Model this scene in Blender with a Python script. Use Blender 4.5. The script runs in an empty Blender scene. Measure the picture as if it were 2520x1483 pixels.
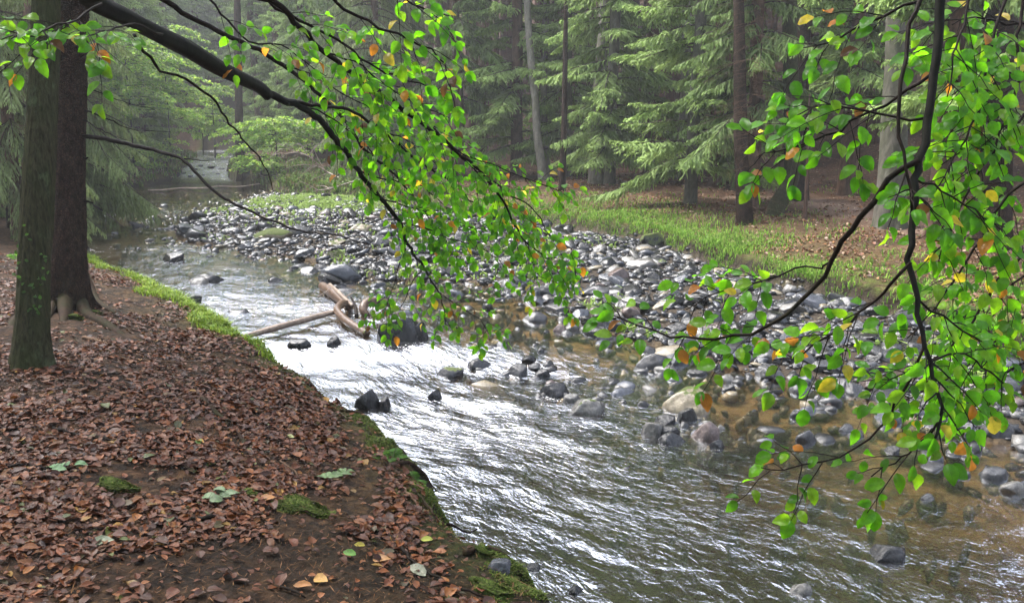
import bpy, bmesh, math, random
import numpy as np
from mathutils import Vector, Matrix, noise as mnoise

SEED = 7
rng = np.random.default_rng(SEED)
random.seed(SEED)
COL = bpy.context.scene.collection
PI = math.pi

# ------------------------------------------------------------------ camera maths
CAM = np.array([0.0, 0.0, 2.4])
PITCH = math.radians(11.5)
FPX = 2183.0                      # focal length in the 2520-wide reading of the photograph
FWD = np.array([0, math.cos(PITCH), -math.sin(PITCH)])
UPV = np.array([0, math.sin(PITCH), math.cos(PITCH)])
RGT = np.array([1.0, 0, 0])

def ray(px, py):
    return FWD + RGT * ((px - 1260) / FPX) + UPV * ((741.5 - py) / FPX)

def at_z(px, py, z):
    d = ray(px, py)
    t = (z - CAM[2]) / d[2]
    return CAM + d * t

def at_d(px, py, dep):
    return CAM + ray(px, py) * dep

def depth_of(P):
    return (np.asarray(P) - CAM) @ FWD

# ------------------------------------------------------------------ noise
def _hash(ix, iy, seed):
    h = (ix.astype(np.int64) * 374761393 + iy.astype(np.int64) * 668265263 + seed * 144665) & 0xffffffff
    h = ((h ^ (h >> 13)) * 1274126177) & 0xffffffff
    h = (h ^ (h >> 16)) & 0xffffffff
    return h.astype(np.float64) / 4294967295.0

def vnoise(x, y, seed=0):
    x = np.asarray(x, float); y = np.asarray(y, float)
    ix = np.floor(x); iy = np.floor(y)
    fx = x - ix; fy = y - iy
    fx = fx * fx * fx * (fx * (fx * 6 - 15) + 10); fy = fy * fy * fy * (fy * (fy * 6 - 15) + 10)
    a = _hash(ix, iy, seed); b = _hash(ix + 1, iy, seed)
    c = _hash(ix, iy + 1, seed); d = _hash(ix + 1, iy + 1, seed)
    return (a * (1 - fx) + b * fx) * (1 - fy) + (c * (1 - fx) + d * fx) * fy * 1.0

def fbm(x, y, seed=0, octs=4, gain=0.5):
    s = 0; a = 1; n = 0
    for k in range(octs):
        s = s + a * (vnoise(x * 2 ** k + 17.3 * k, y * 2 ** k - 9.1 * k, seed + k) - 0.5)
        n += a; a *= gain
    return s / n * 2          # about -1..1

def sstep(a, b, x):
    t = np.clip((x - a) / (b - a), 0, 1)
    return t * t * (3 - 2 * t)

# ------------------------------------------------------------------ plan of the stream
def smooth_line(P, n=2):
    P = np.asarray(P, float)
    for _ in range(n):
        Q = np.empty((2 * len(P), 2))
        Q[0::2] = np.vstack([P[:1], 0.75 * P[:-1] + 0.25 * P[1:]])[: len(P)]
        Q[1::2] = np.vstack([0.25 * P[:-1] + 0.75 * P[1:], P[-1:]])[: len(P)]
        P = np.vstack([P[:1], (0.75 * P[:-1] + 0.25 * P[1:]), (0.25 * P[:-1] + 0.75 * P[1:]), P[-1:]])
        k = len(Q) // 2
        out = [P[0]]
        m = (len(P) - 2) // 2
        for i in range(m):
            out.append(P[1 + i]); out.append(P[1 + m + i])
        out.append(P[-1])
        P = np.array(out)
    return P

def zl(z, pts):
    return [at_z(a, b, z)[:2] for a, b in pts]

LEFT_EDGE = smooth_line([(5.5, -12), (4, -5), (2.0, -0.3), (0.85, 2.1)]
    + zl(0.42, [(1310, 1483), (1195, 1375), (1085, 1270), (1030, 1180), (955, 1085), (895, 1010), (790, 950), (700, 893), (605, 836), (510, 778), (420, 738)])
    + zl(0.30, [(330, 700), (215, 640)]) + zl(0.15, [(150, 545)])
    + [(-12.6, 26), (-13.4, 30.5), (-12.9, 33), (-13.8, 38), (-18, 54)], 1)
RIGHT_EDGE = smooth_line([(9, -12), (6.6, 1), (5.7, 6), (5.2, 8.2)]
    + zl(0.38, [(2300, 742), (2200, 722), (2000, 684), (1900, 656), (1800, 628), (1700, 600), (1640, 578), (1540, 562), (1450, 550), (1350, 535)])
    + zl(0.45, [(1220, 515), (1050, 493), (860, 472)]) + [(-9.4, 31.5), (-11.4, 35.8), (-12.2, 39.5), (-15.5, 54)], 1)
BAR = smooth_line(zl(0.15, [(680, 474), (640, 494), (540, 510), (430, 562), (440, 592), (570, 607), (640, 622), (780, 640), (830, 683), (960, 690), (1120, 684), (1280, 715), (1400, 755)])
    + zl(0.05, [(1440, 815), (1560, 850), (1700, 875), (1850, 915), (2060, 960), (2250, 1015), (2520, 1095)]) + [(4.6, 5.4), (6.2, 3.5)], 1)
BAR_POLY = np.vstack([BAR, [(9, 3)], [(9, 12)], [(2, 30)], [(-6, 34)]])

def inside(poly, x, y):
    c = np.zeros(x.shape, bool)
    n = len(poly)
    for i in range(n):
        x0, y0 = poly[i]; x1, y1 = poly[(i + 1) % n]
        if y0 == y1: continue
        k = ((y0 > y) != (y1 > y)) & (x < (x1 - x0) * (y - y0) / (y1 - y0) + x0)
        c ^= k
    return c

def line_dist(P, x, y, want_s=False):
    best = np.full(x.shape, 1e9); s_at = np.zeros(x.shape); s0 = 0.0
    for i in range(len(P) - 1):
        ax, ay = P[i]; bx, by = P[i + 1]
        dx, dy = bx - ax, by - ay
        L2 = dx * dx + dy * dy
        if L2 < 1e-12: continue
        t = np.clip(((x - ax) * dx + (y - ay) * dy) / L2, 0, 1)
        d = np.hypot(x - ax - t * dx, y - ay - t * dy)
        k = d < best
        best = np.where(k, d, best)
        L = math.sqrt(L2)
        s_at = np.where(k, s0 + t * L, s_at)
        s0 += L
    return (best, s_at) if want_s else best

LEFT_POLY = np.vstack([LEFT_EDGE, [(-18, 400)], [(-400, 400)], [(-400, -400)], [(5.5, -400)]])
RIGHT_POLY = np.vstack([RIGHT_EDGE, [(-15.5, 400)], [(400, 400)], [(400, -400)], [(9, -400)]])

def sd_left(x, y):
    d = line_dist(LEFT_EDGE, x, y); return np.where(inside(LEFT_POLY, x, y), d, -d)
def sd_right(x, y):
    d = line_dist(RIGHT_EDGE, x, y); return np.where(inside(RIGHT_POLY, x, y), d, -d)
def sd_bar(x, y):
    d = line_dist(BAR, x, y); return np.where(inside(BAR_POLY, x, y), d, -d)

def water_level(x, y):
    near = 0.13 * sstep(8.0, 9.0, y + 0.12 * x) * (1 - sstep(0.0, 2.5, x)) + 0.13 * sstep(6.5, 12.5, y) * sstep(0.0, 2.5, x)
    return near + 0.03 * sstep(11, 20, y) + 0.55 * sstep(32.5, 41, y) + 0.25 * sstep(40, 50, y)

def terrain(x, y, full=False):
    x = np.asarray(x, float); y = np.asarray(y, float)
    shp = x.shape
    x = x.ravel(); y = y.ravel()
    dl = sd_left(x, y); dr = sd_right(x, y); db = sd_bar(x, y)
    W = water_level(x, y)
    n1 = fbm(x * 0.9, y * 0.9, 3, 4); n2 = fbm(x * 4.5, y * 4.5, 9, 3); n3 = fbm(x * 0.25, y * 0.25, 21, 3)
    # stream bed, shallow towards the gravel bar
    depth = 0.05 + 0.25 * sstep(0.0, 2.8, -db) + 0.05 * n1
    bed = W - np.maximum(depth, 0.02)
    zbar = W + 0.02 + 0.10 * sstep(0.0, 1.8, db) + 0.05 * n1 + 0.06 * n3 - 0.08 * np.exp(np.minimum(dr, 0) / 0.5)
    z = np.where(db > 0, zbar, bed)
    # left bank
    wob = 0.12 * fbm(x * 1.6, y * 1.6, 31, 3) + 0.08 * fbm(x * 6, y * 6, 33, 3)
    d = dl + wob
    lip = 0.42 - 0.16 * sstep(9, 14, y)
    zl_ = W * 0.6 + lip + 0.36 * (1 - np.exp(-np.maximum(d, 0) / 1.3)) + 0.05 * n1 + 0.018 * n2 + 0.10 * np.maximum(d - 2.2, 0) * sstep(5, 9, y) + 0.22 * np.maximum(d - 7, 0) * sstep(7, 16, d)
    drop = sstep(-0.42, 0.06, d) ** 0.8
    z = np.where(d > -0.42, z * (1 - drop) + zl_ * drop, z)
    # right bank
    wob2 = 0.16 * fbm(x * 1.1, y * 1.1, 47, 3) + 0.05 * n2
    e = dr + wob2
    zr = W + 0.29 + 0.06 * n3 + 0.45 * (1 - np.exp(-np.maximum(e, 0) / 3.5)) + 0.06 * n1 + 0.012 * n2 + 0.30 * np.maximum(e - 7.5, 0) * sstep(6, 14, e) + 0.25 * n3 * sstep(5, 14, e)
    drop2 = sstep(-0.16, 0.05, e)
    z = np.where(e > -0.16, z * (1 - drop2) + zr * drop2, z)
    far = 0.30 * np.maximum(y - 46, 0)
    z = z + far
    if full:
        return (z.reshape(shp), dl.reshape(shp), dr.reshape(shp), db.reshape(shp), e.reshape(shp), d.reshape(shp))
    return z.reshape(shp)

def gz(x, y):
    return float(terrain(np.array([x]), np.array([y]))[0])

_RT = np.concatenate([np.linspace(1.5, 12, 260), np.linspace(12, 70, 500)[1:]])
def ground_at(px, py):
    """the point of the ground seen at a place in the photograph"""
    d = ray(px, py)
    P = CAM[None] + d[None] * _RT[:, None]
    h = terrain(P[:, 0], P[:, 1])
    k = np.nonzero(P[:, 2] < h)[0]
    if len(k) == 0:
        return P[-1]
    k = max(k[0], 1)
    a = P[k - 1, 2] - h[k - 1]; b = h[k] - P[k, 2]
    t = a / (a + b + 1e-9)
    q = P[k - 1] * (1 - t) + P[k] * t
    return np.array([q[0], q[1], gz(q[0], q[1])])

def on_water(px, py):
    p = at_z(px, py, 0.0)
    for _ in range(5):
        p = at_z(px, py, float(water_level(np.array([p[0]]), np.array([p[1]]))[0]))
    return p

# ------------------------------------------------------------------ mesh helpers
def make_mesh(name, V, quads=None, tris=None, uv=None, tint=None, mat=None, smooth=True, mats=None, floats=None):
    V = np.asarray(V, np.float32)
    quads = np.zeros((0, 4), np.int32) if quads is None else np.asarray(quads, np.int32).reshape(-1, 4)
    tris = np.zeros((0, 3), np.int32) if tris is None else np.asarray(tris, np.int32).reshape(-1, 3)
    me = bpy.data.meshes.new(name)
    me.vertices.add(len(V)); me.vertices.foreach_set('co', V.ravel())
    nl = quads.size + tris.size
    me.loops.add(nl)
    li = np.concatenate([quads.ravel(), tris.ravel()]).astype(np.int32)
    me.loops.foreach_set('vertex_index', li)
    nf = len(quads) + len(tris)
    me.polygons.add(nf)
    st = np.concatenate([np.arange(len(quads)) * 4, quads.size + np.arange(len(tris)) * 3]).astype(np.int32)
    me.polygons.foreach_set('loop_start', st)
    me.update(calc_edges=True)
    me.polygons.foreach_set('use_smooth', np.full(nf, bool(smooth)))
    if uv is not None:
        u = me.uv_layers.new(name='UVMap')
        u.data.foreach_set('uv', np.asarray(uv, np.float32)[li].ravel())
    if tint is not None:
        a = me.color_attributes.new('tint', 'FLOAT_COLOR', 'POINT')
        t = np.asarray(tint, np.float32)
        if t.shape[1] == 3: t = np.hstack([t, np.ones((len(t), 1), np.float32)])
        a.data.foreach_set('color', t.ravel())
    for k, v in (floats or {}).items():
        a = me.attributes.new(k, 'FLOAT', 'POINT')
        a.data.foreach_set('value', np.asarray(v, np.float32))
    for m in (mats or ([mat] if mat else [])):
        me.materials.append(m)
    me.validate()
    return me

def link(name, me, parent=None, loc=(0, 0, 0)):
    o = bpy.data.objects.new(name, me); COL.objects.link(o)
    o.location = loc
    if parent: o.parent = parent
    return o

def tag(o, label=None, cat=None, group=None, kind=None):
    if label: o['label'] = label
    if cat: o['category'] = cat
    if group: o['group'] = group
    if kind: o['kind'] = kind
    return o

def thing(name, label, cat, loc, group=None, rotz=0):
    o = bpy.data.objects.new(name, None); COL.objects.link(o)
    o.location = loc; o.rotation_euler = (0, 0, rotz); o.empty_display_size = 0.1
    return tag(o, label, cat, group)

class MB:
    """collects pieces into one mesh"""
    def __init__(s):
        s.V = []; s.Q = []; s.T = []; s.U = []; s.C = []; s.n = 0
    def add(s, V, Q=None, T=None, U=None, C=None):
        V = np.asarray(V, float).reshape(-1, 3)
        if Q is not None and len(Q): s.Q.append(np.asarray(Q).reshape(-1, 4) + s.n)
        if T is not None and len(T): s.T.append(np.asarray(T).reshape(-1, 3) + s.n)
        s.V.append(V); s.n += len(V)
        s.U.append(np.zeros((len(V), 2)) if U is None else np.asarray(U, float))
        s.C.append(np.ones((len(V), 3)) if C is None else (np.tile(C, (len(V), 1)) if np.ndim(C) == 1 else np.asarray(C, float)))
    def build(s, name, mat, parent=None, loc=(0, 0, 0), smooth=True):
        V = np.vstack(s.V) - np.asarray(loc)[None]
        me = make_mesh(name, V, np.vstack(s.Q) if s.Q else None, np.vstack(s.T) if s.T else None, np.vstack(s.U), np.vstack(s.C), mat, smooth)
        o = link(name, me, parent, (0, 0, 0) if parent else loc)
        return o

def norm(v):
    v = np.asarray(v, float)
    return v / (np.linalg.norm(v, axis=-1, keepdims=True) + 1e-12)

def resample(P, step):
    P = np.asarray(P, float)
    # Catmull-Rom through the points
    Q = np.vstack([2 * P[0] - P[1], P, 2 * P[-1] - P[-2]])
    out = []
    for i in range(1, len(Q) - 2):
        L = np.linalg.norm(Q[i + 1] - Q[i]); n = max(2, int(L / step))
        t = np.linspace(0, 1, n, endpoint=False)[:, None]
        p0, p1, p2, p3 = Q[i - 1], Q[i], Q[i + 1], Q[i + 2]
        out.append(0.5 * ((2 * p1) + (p2 - p0) * t + (2 * p0 - 5 * p1 + 4 * p2 - p3) * t ** 2 + (3 * p1 - p0 - 3 * p2 + p3) * t ** 3))
    out.append(P[-1:])
    return np.vstack(out)

def tube(P, R, n=8, bump=0.0, seed=0, flare=None, cap=True, freq=1.0, ridge=None):
    """a tapered tube along P; returns V, quads, tris, uv"""
    P = np.asarray(P, float); m = len(P)
    R = np.interp(np.linspace(0, 1, m), np.linspace(0, 1, len(R)), R) if np.ndim(R) else np.full(m, R)
    T = np.gradient(P, axis=0); T = norm(T)
    a = np.array([0.0, 0, 1]) if abs(T[0, 2]) < 0.8 else np.array([1.0, 0, 0])
    N = np.empty((m, 3)); N[0] = norm(np.cross(T[0], a))
    for i in range(1, m):
        v = N[i - 1] - T[i] * (N[i - 1] @ T[i]); N[i] = norm(v)
    B = np.cross(T, N)
    th = np.arange(n) / n * 2 * PI
    L = np.concatenate([[0], np.cumsum(np.linalg.norm(np.diff(P, axis=0), axis=1))])
    rr = np.tile(R[:, None], (1, n))
    if bump:
        rr = rr * (1 + bump * fbm(np.cos(th)[None] * 1.7 * freq + L[:, None] * 0.3 / max(R.max(), 1e-4) * 0.3 + seed * 7.7, np.sin(th)[None] * 1.7 * freq + L[:, None] * 1.1 * freq, seed, 3))
    if ridge:
        amt_, kt, kz = ridge
        tw_ = L[:, None] * 0.6
        rn = fbm(np.cos(th + 0 * tw_) * kt + 9, np.sin(th)[None] * kt + L[:, None] * kz, seed + 5, 4, 0.6)
        rr = rr * (1 + amt_ * rn + amt_ * 0.8 * np.abs(rn))
    if flare:
        h, amt, lobes, ph = flare
        k = np.exp(-L / h)[:, None]
        rr = rr * (1 + amt * k * (0.55 + 0.45 * np.sin(lobes * th + ph)[None] + 0.25 * np.sin((lobes + 2) * th + ph * 2.3)[None]))
    V = P[:, None] + rr[..., None] * (np.cos(th)[None, :, None] * N[:, None] + np.sin(th)[None, :, None] * B[:, None])
    V = V.reshape(-1, 3)
    i = np.arange(m - 1)[:, None] * n; j = np.arange(n)[None]; j2 = (j + 1) % n
    Q = np.stack([i + j, i + j2, i + n + j2, i + n + j], -1).reshape(-1, 4)
    U = np.stack([np.tile(th / (2 * PI), m), np.repeat(L, n)], -1)
    Tr = []
    if cap:
        V = np.vstack([V, P[:1], P[-1:]]); U = np.vstack([U, [[.5, 0]], [[.5, L[-1]]]])
        c0, c1 = m * n, m * n + 1
        Tr = [(c0, (k + 1) % n, k) for k in range(n)] + [(c1, (m - 1) * n + k, (m - 1) * n + (k + 1) % n) for k in range(n)]
    return V, Q, np.array(Tr, int).reshape(-1, 3), U

# ------------------------------------------------------------------ materials
def new_mat(name):
    m = bpy.data.materials.new(name); m.use_nodes = True
    nt = m.node_tree; nt.nodes.clear()
    out = nt.nodes.new('ShaderNodeOutputMaterial')
    return m, nt, out

class N:
    """short node writing"""
    def __init__(s, nt): s.nt = nt
    def __call__(s, typ, ins=None, **props):
        n = s.nt.nodes.new('ShaderNode' + typ)
        for k, v in props.items(): setattr(n, k, v)
        for k, v in (ins or {}).items():
            sock = n.inputs[k]
            if isinstance(v, bpy.types.NodeSocket): s.nt.links.new(v, sock)
            else: sock.default_value = v
        return n
    def link(s, a, b): s.nt.links.new(a, b)
    def ramp(s, fac, stops, interp='LINEAR'):
        n = s.nt.nodes.new('ShaderNodeValToRGB'); n.color_ramp.interpolation = interp
        e = n.color_ramp.elements
        while len(e) < len(stops): e.new(0.5)
        for k, (p, c) in enumerate(stops):
            e[k].position = p
            e[k].color = (c, c, c, 1) if np.isscalar(c) else (*c, 1)
        s.nt.links.new(fac, n.inputs[0])
        return n.outputs[0]
    def mix(s, fac, a, b, blend='MIX'):
        n = s.nt.nodes.new('ShaderNodeMix'); n.data_type = 'RGBA'; n.blend_type = blend
        for sock, v in ((n.inputs[0], fac), (n.inputs[6], a), (n.inputs[7], b)):
            if isinstance(v, bpy.types.NodeSocket): s.nt.links.new(v, sock)
            elif np.isscalar(v): sock.default_value = v if sock.type == 'VALUE' else (v, v, v, 1)
            else: sock.default_value = (*v, 1)
        return n.outputs[2]
    def math(s, op, a, b=0.0, clamp=False):
        n = s.nt.nodes.new('ShaderNodeMath'); n.operation = op; n.use_clamp = clamp
        for k, v in enumerate((a, b)):
            if isinstance(v, bpy.types.NodeSocket): s.nt.links.new(v, n.inputs[k])
            else: n.inputs[k].default_value = v
        return n.outputs[0]

def noise_tex(g, vec, scale, detail=4, rough=0.55, dist=0.0):
    return g('TexNoise', {'Vector': vec, 'Scale': scale, 'Detail': detail, 'Roughness': rough, 'Distortion': dist}).outputs

def mat_leaf(name, rough=0.35, trans=0.5, use_obj=False, boost=1.0, vein=0.35, spots=0.0):
    m, nt, out = new_mat(name); g = N(nt)
    if use_obj: col = g('ObjectInfo').outputs['Color']
    else: col = g('VertexColor', layer_name='tint').outputs['Color']
    uv = g('UVMap', uv_map='UVMap').outputs[0]
    sep = g('SeparateXYZ', {0: uv}).outputs
    au = g.math('ABSOLUTE', g.math('SUBTRACT', sep[0], 0.5))
    ph = g.math('SUBTRACT', g.math('MULTIPLY', sep[1], 9.0), g.math('MULTIPLY', au, 7.0))
    w = g.math('ABSOLUTE', g.math('SUBTRACT', g.math('FRACT', ph), 0.5))
    veins = g.math('LESS_THAN', w, 0.07)
    mid = g.math('LESS_THAN', au, 0.022)
    vv = g.math('MAXIMUM', g.math('MULTIPLY', veins, 0.6), mid)
    geo = g('NewGeometry')
    nz = noise_tex(g, geo.outputs['Position'], 60, 3)[0]
    c2 = g.mix(g.math('MULTIPLY', vv, vein), col, g.mix(0.55, col, (0.03, 0.035, 0.005)))
    c2 = g.mix(1.0, c2, g.ramp(nz, [(0.3, 0.72), (0.7, 1.15)]), 'MULTIPLY')
    if spots:
        sp = noise_tex(g, geo.outputs['Position'], 38, 2)[0]
        c2 = g.mix(g.ramp(sp, [(0.70, 0.0), (0.735, spots)]), c2, (0.09, 0.045, 0.012))
    bmp = g('Bump', {'Strength': 0.5, 'Distance': 0.004, 'Height': g.math('ADD', g.math('MULTIPLY', w, 1.0), g.math('MULTIPLY', nz, 0.6))})
    pb = g('BsdfPrincipled', {'Base Color': c2, 'Roughness': rough, 'IOR': 1.4, 'Normal': bmp.outputs[0]})
    tc = g.mix(1.0, c2, (boost, boost, boost * 0.7), 'MULTIPLY')
    tr = g('BsdfTranslucent', {'Color': tc})
    mx = g('MixShader', {0: trans, 1: pb.outputs[0], 2: tr.outputs[0]})
    g.link(mx.outputs[0], out.inputs[0])
    return m

def mat_tint(name, rough=0.7, trans=0.0, var=0.3, scale=30, spec=0.12):
    m, nt, out = new_mat(name); g = N(nt)
    col = g('VertexColor', layer_name='tint').outputs['Color']
    nz = noise_tex(g, g('NewGeometry').outputs['Position'], scale, 3)[0]
    c = g.mix(1.0, col, g.ramp(nz, [(0.3, 1 - var), (0.7, 1 + var)]), 'MULTIPLY')
    pb = g('BsdfPrincipled', {'Base Color': c, 'Roughness': rough, 'Specular IOR Level': spec})
    sh = pb.outputs[0]
    if trans:
        tr = g('BsdfTranslucent', {'Color': c})
        sh = g('MixShader', {0: trans, 1: sh, 2: tr.outputs[0]}).outputs[0]
    g.link(sh, out.inputs[0])
    return m

def mat_bark(name, c0, c1, moss=(0.05, 0.07, 0.02), moss_amt=0.3, su=14, sv=3.0, rough=0.8, bump=0.6, dist=0.02, plates=False, light=None):
    m, nt, out = new_mat(name); g = N(nt)
    tc = g('TexCoord').outputs['Object']
    mp = g('Mapping', {'Vector': tc, 'Scale': (su, su, sv)}).outputs[0]
    nz = noise_tex(g, mp, 1.0, 6, 0.65, 0.6)[0]
    col = g.ramp(nz, [(0.32, c0), (0.62, c1)])
    h = nz
    if plates:
        vo = g('TexVoronoi', {'Vector': g('Mapping', {'Vector': tc, 'Scale': (su * 2.2, su * 2.2, sv * 3.5)}).outputs[0], 'Scale': 1.0}, feature='DISTANCE_TO_EDGE').outputs[0]
        pl = g.ramp(vo, [(0.0, 0.0), (0.25, 1.0)])
        col = g.mix(g.math('SUBTRACT', 0.75, g.math('MULTIPLY', pl, 0.75)), col, tuple(0.35 * np.array(c0)))
        h = g.math('ADD', nz, g.math('MULTIPLY', pl, 0.5))
    big = noise_tex(g, g('Mapping', {'Vector': tc, 'Scale': (2.2, 2.2, 1.1)}).outputs[0], 1.6, 5, 0.7)[0]
    col = g.mix(g.ramp(big, [(0.42, 0.0), (0.66, moss_amt)]), col, moss)
    if light:
        sp = noise_tex(g, g('Mapping', {'Vector': tc, 'Scale': (9, 9, 5)}).outputs[0], 1.0, 5, 0.7)[0]
        col = g.mix(g.ramp(sp, [(0.58, 0.0), (0.66, 0.6)]), col, light)
    bm = g('Bump', {'Strength': bump, 'Distance': dist, 'Height': h})
    pb = g('BsdfPrincipled', {'Base Color': col, 'Roughness': rough, 'Normal': bm.outputs[0], 'Specular IOR Level': 0.3 if rough < 0.5 else 0.07})
    g.link(pb.outputs[0], out.inputs[0])
    return m

def mat_stone(name, per_object=True, moss=0.0):
    m, nt, out = new_mat(name); g = N(nt)
    tc = g('TexCoord').outputs['Object'] if per_object else g('NewGeometry').outputs['Position']
    if per_object: base = g('ObjectInfo').outputs['Color']
    else: base = g('VertexColor', layer_name='tint').outputs['Color']
    sc = 6 if per_object else 14
    nz = noise_tex(g, tc, sc * 0.5 if per_object else sc, 7, 0.65)[0]
    fine = noise_tex(g, g('NewGeometry').outputs['Position'], 70, 4, 0.7)[0]
    col = g.mix(1.0, base, g.ramp(nz, [(0.3, 0.55), (0.7, 1.5)]), 'MULTIPLY')
    col = g.mix(1.0, col, g.ramp(fine, [(0.3, 0.75), (0.75, 1.3)]), 'MULTIPLY')
    rough = g.ramp(nz, [(0.3, 0.10), (0.75, 0.32)])
    if moss:
        ge = g('NewGeometry')
        nzc = g('SeparateXYZ', {0: ge.outputs['Normal']}).outputs[2]
        mn = noise_tex(g, ge.outputs['Position'], 14, 5, 0.7)[0]
        k = g.ramp(g.math('ADD', g.math('MULTIPLY', nzc, 0.55), mn), [(1.10 - moss * 0.5, 0.0), (1.24 - moss * 0.5, 1.0)])
        mc = g.ramp(noise_tex(g, ge.outputs['Position'], 55, 4, 0.7)[0], [(0.3, (0.022, 0.034, 0.006)), (0.7, (0.10, 0.125, 0.02))])
        col = g.mix(k, col, mc)
        rough = g.mix(k, rough, 0.9)
    bm = g('Bump', {'Strength': 0.55, 'Distance': 0.02, 'Height': g.math('ADD', nz, g.math('MULTIPLY', fine, 0.35))})
    pb = g('BsdfPrincipled', {'Base Color': col, 'Roughness': rough, 'Normal': bm.outputs[0], 'Specular IOR Level': 0.42})
    g.link(pb.outputs[0], out.inputs[0])
    return m

def mat_ground():
    m, nt, out = new_mat('forest_ground'); g = N(nt)
    pos = g('NewGeometry').outputs['Position']
    A = lambda n: g('Attribute', attribute_name=n).outputs['Fac']
    big = noise_tex(g, pos, 1.1, 5, 0.6)[0]
    mid = noise_tex(g, pos, 9, 6, 0.7)[0]
    fine = noise_tex(g, pos, 48, 5, 0.75)[0]
    vor = g('TexVoronoi', {'Vector': pos, 'Scale': 26.0, 'Randomness': 1.0})
    needles = noise_tex(g, g('Mapping', {'Vector': pos, 'Scale': (90, 30, 60), 'Rotation': (0, 0, 0.6)}).outputs[0], 1.0, 3, 0.8, 1.5)[0]
    # left bank: dark humus with rusty needle litter
    soil = g.ramp(fine, [(0.3, (0.005, 0.004, 0.003)), (0.7, (0.020, 0.014, 0.010))])
    lit = g.ramp(vor.outputs['Color'], [(0.1, (0.025, 0.013, 0.008)), (0.5, (0.065, 0.033, 0.017)), (0.9, (0.11, 0.06, 0.03))])
    soil = g.mix(g.ramp(needles, [(0.5, 0.0), (0.68, 0.40)]), soil, (0.065, 0.032, 0.015))
    left = g.mix(g.math('MULTIPLY', g.ramp(mid, [(0.42, 0.0), (0.58, 0.8)]), A('litter')), soil, lit)
    # right bank: needle and leaf carpet
    rl = g.ramp(mid, [(0.25, (0.034, 0.016, 0.009)), (0.5, (0.085, 0.042, 0.023)), (0.78, (0.145, 0.080, 0.046))])
    rl = g.mix(g.ramp(vor.outputs['Color'], [(0.62, 0.0), (0.75, 0.5)]), rl, (0.24, 0.16, 0.10))
    rl = g.mix(g.ramp(fine, [(0.35, 0.6), (0.6, 0.0)]), rl, (0.03, 0.018, 0.012))
    rl = g.mix(g.ramp(big, [(0.40, 0.65), (0.58, 0.0)]), rl, (0.022, 0.013, 0.008))
    rl = g.mix(A('path'), rl, g.mix(fine, (0.17, 0.11, 0.08), (0.28, 0.2, 0.15)))
    land = g.mix(A('side'), left, rl)
    # moss and low green
    mossc = g.ramp(fine, [(0.3, (0.022, 0.034, 0.006)), (0.7, (0.10, 0.13, 0.022))])
    mk = g.math('MULTIPLY', A('moss'), g.ramp(g.math('ADD', g.math('MULTIPLY', mid, 0.7), g.math('MULTIPLY', big, 0.5)), [(0.48, 0.0), (0.66, 1.0)]))
    land = g.mix(mk, land, mossc)
    # raw earth face under the bank, blackened to paint in the undercut's shade
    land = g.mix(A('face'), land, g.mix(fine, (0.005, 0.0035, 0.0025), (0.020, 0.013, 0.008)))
    # stream bed
    vb = g('TexVoronoi', {'Vector': pos, 'Scale': 11.0, 'Randomness': 1.0})
    ve = g('TexVoronoi', {'Vector': pos, 'Scale': 11.0, 'Randomness': 1.0}, feature='DISTANCE_TO_EDGE').outputs[0]
    pebbles = g.ramp(vb.outputs['Color'], [(0.0, (0.035, 0.025, 0.015)), (0.45, (0.095, 0.065, 0.034)), (0.75, (0.17, 0.118, 0.062)), (1.0, (0.10, 0.085, 0.068))])
    pebbles = g.mix(g.ramp(ve, [(0.0, 0.75), (0.09, 0.0)]), pebbles, (0.02, 0.013, 0.008))
    sand = g.ramp(fine, [(0.3, (0.105, 0.076, 0.040)), (0.7, (0.20, 0.147, 0.080))])
    bed = g.mix(g.ramp(noise_tex(g, pos, 1.7, 4, 0.6)[0], [(0.50, 0.0), (0.58, 0.85)]), pebbles, sand)
    bed = g.mix(g.math('MULTIPLY', A('deep'), 0.82), bed, (0.022, 0.018, 0.012))
    bed = g.mix(A('bar'), bed, g.ramp(fine, [(0.3, (0.018, 0.014, 0.010)), (0.7, (0.075, 0.058, 0.042))]))
    col = g.mix(A('bed'), land, bed)
    hgt = g.math('ADD', g.math('MULTIPLY', mid, 0.6), g.math('ADD', g.math('MULTIPLY', fine, 0.5), g.math('MULTIPLY', vor.outputs['Distance'], 0.5)))
    bm = g('Bump', {'Strength': 0.9, 'Distance': 0.03, 'Height': hgt})
    pb = g('BsdfPrincipled', {'Base Color': col, 'Roughness': 0.75, 'Normal': bm.outputs[0], 'Specular IOR Level': 0.08})
    g.link(pb.outputs[0], out.inputs[0])
    return m

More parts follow.
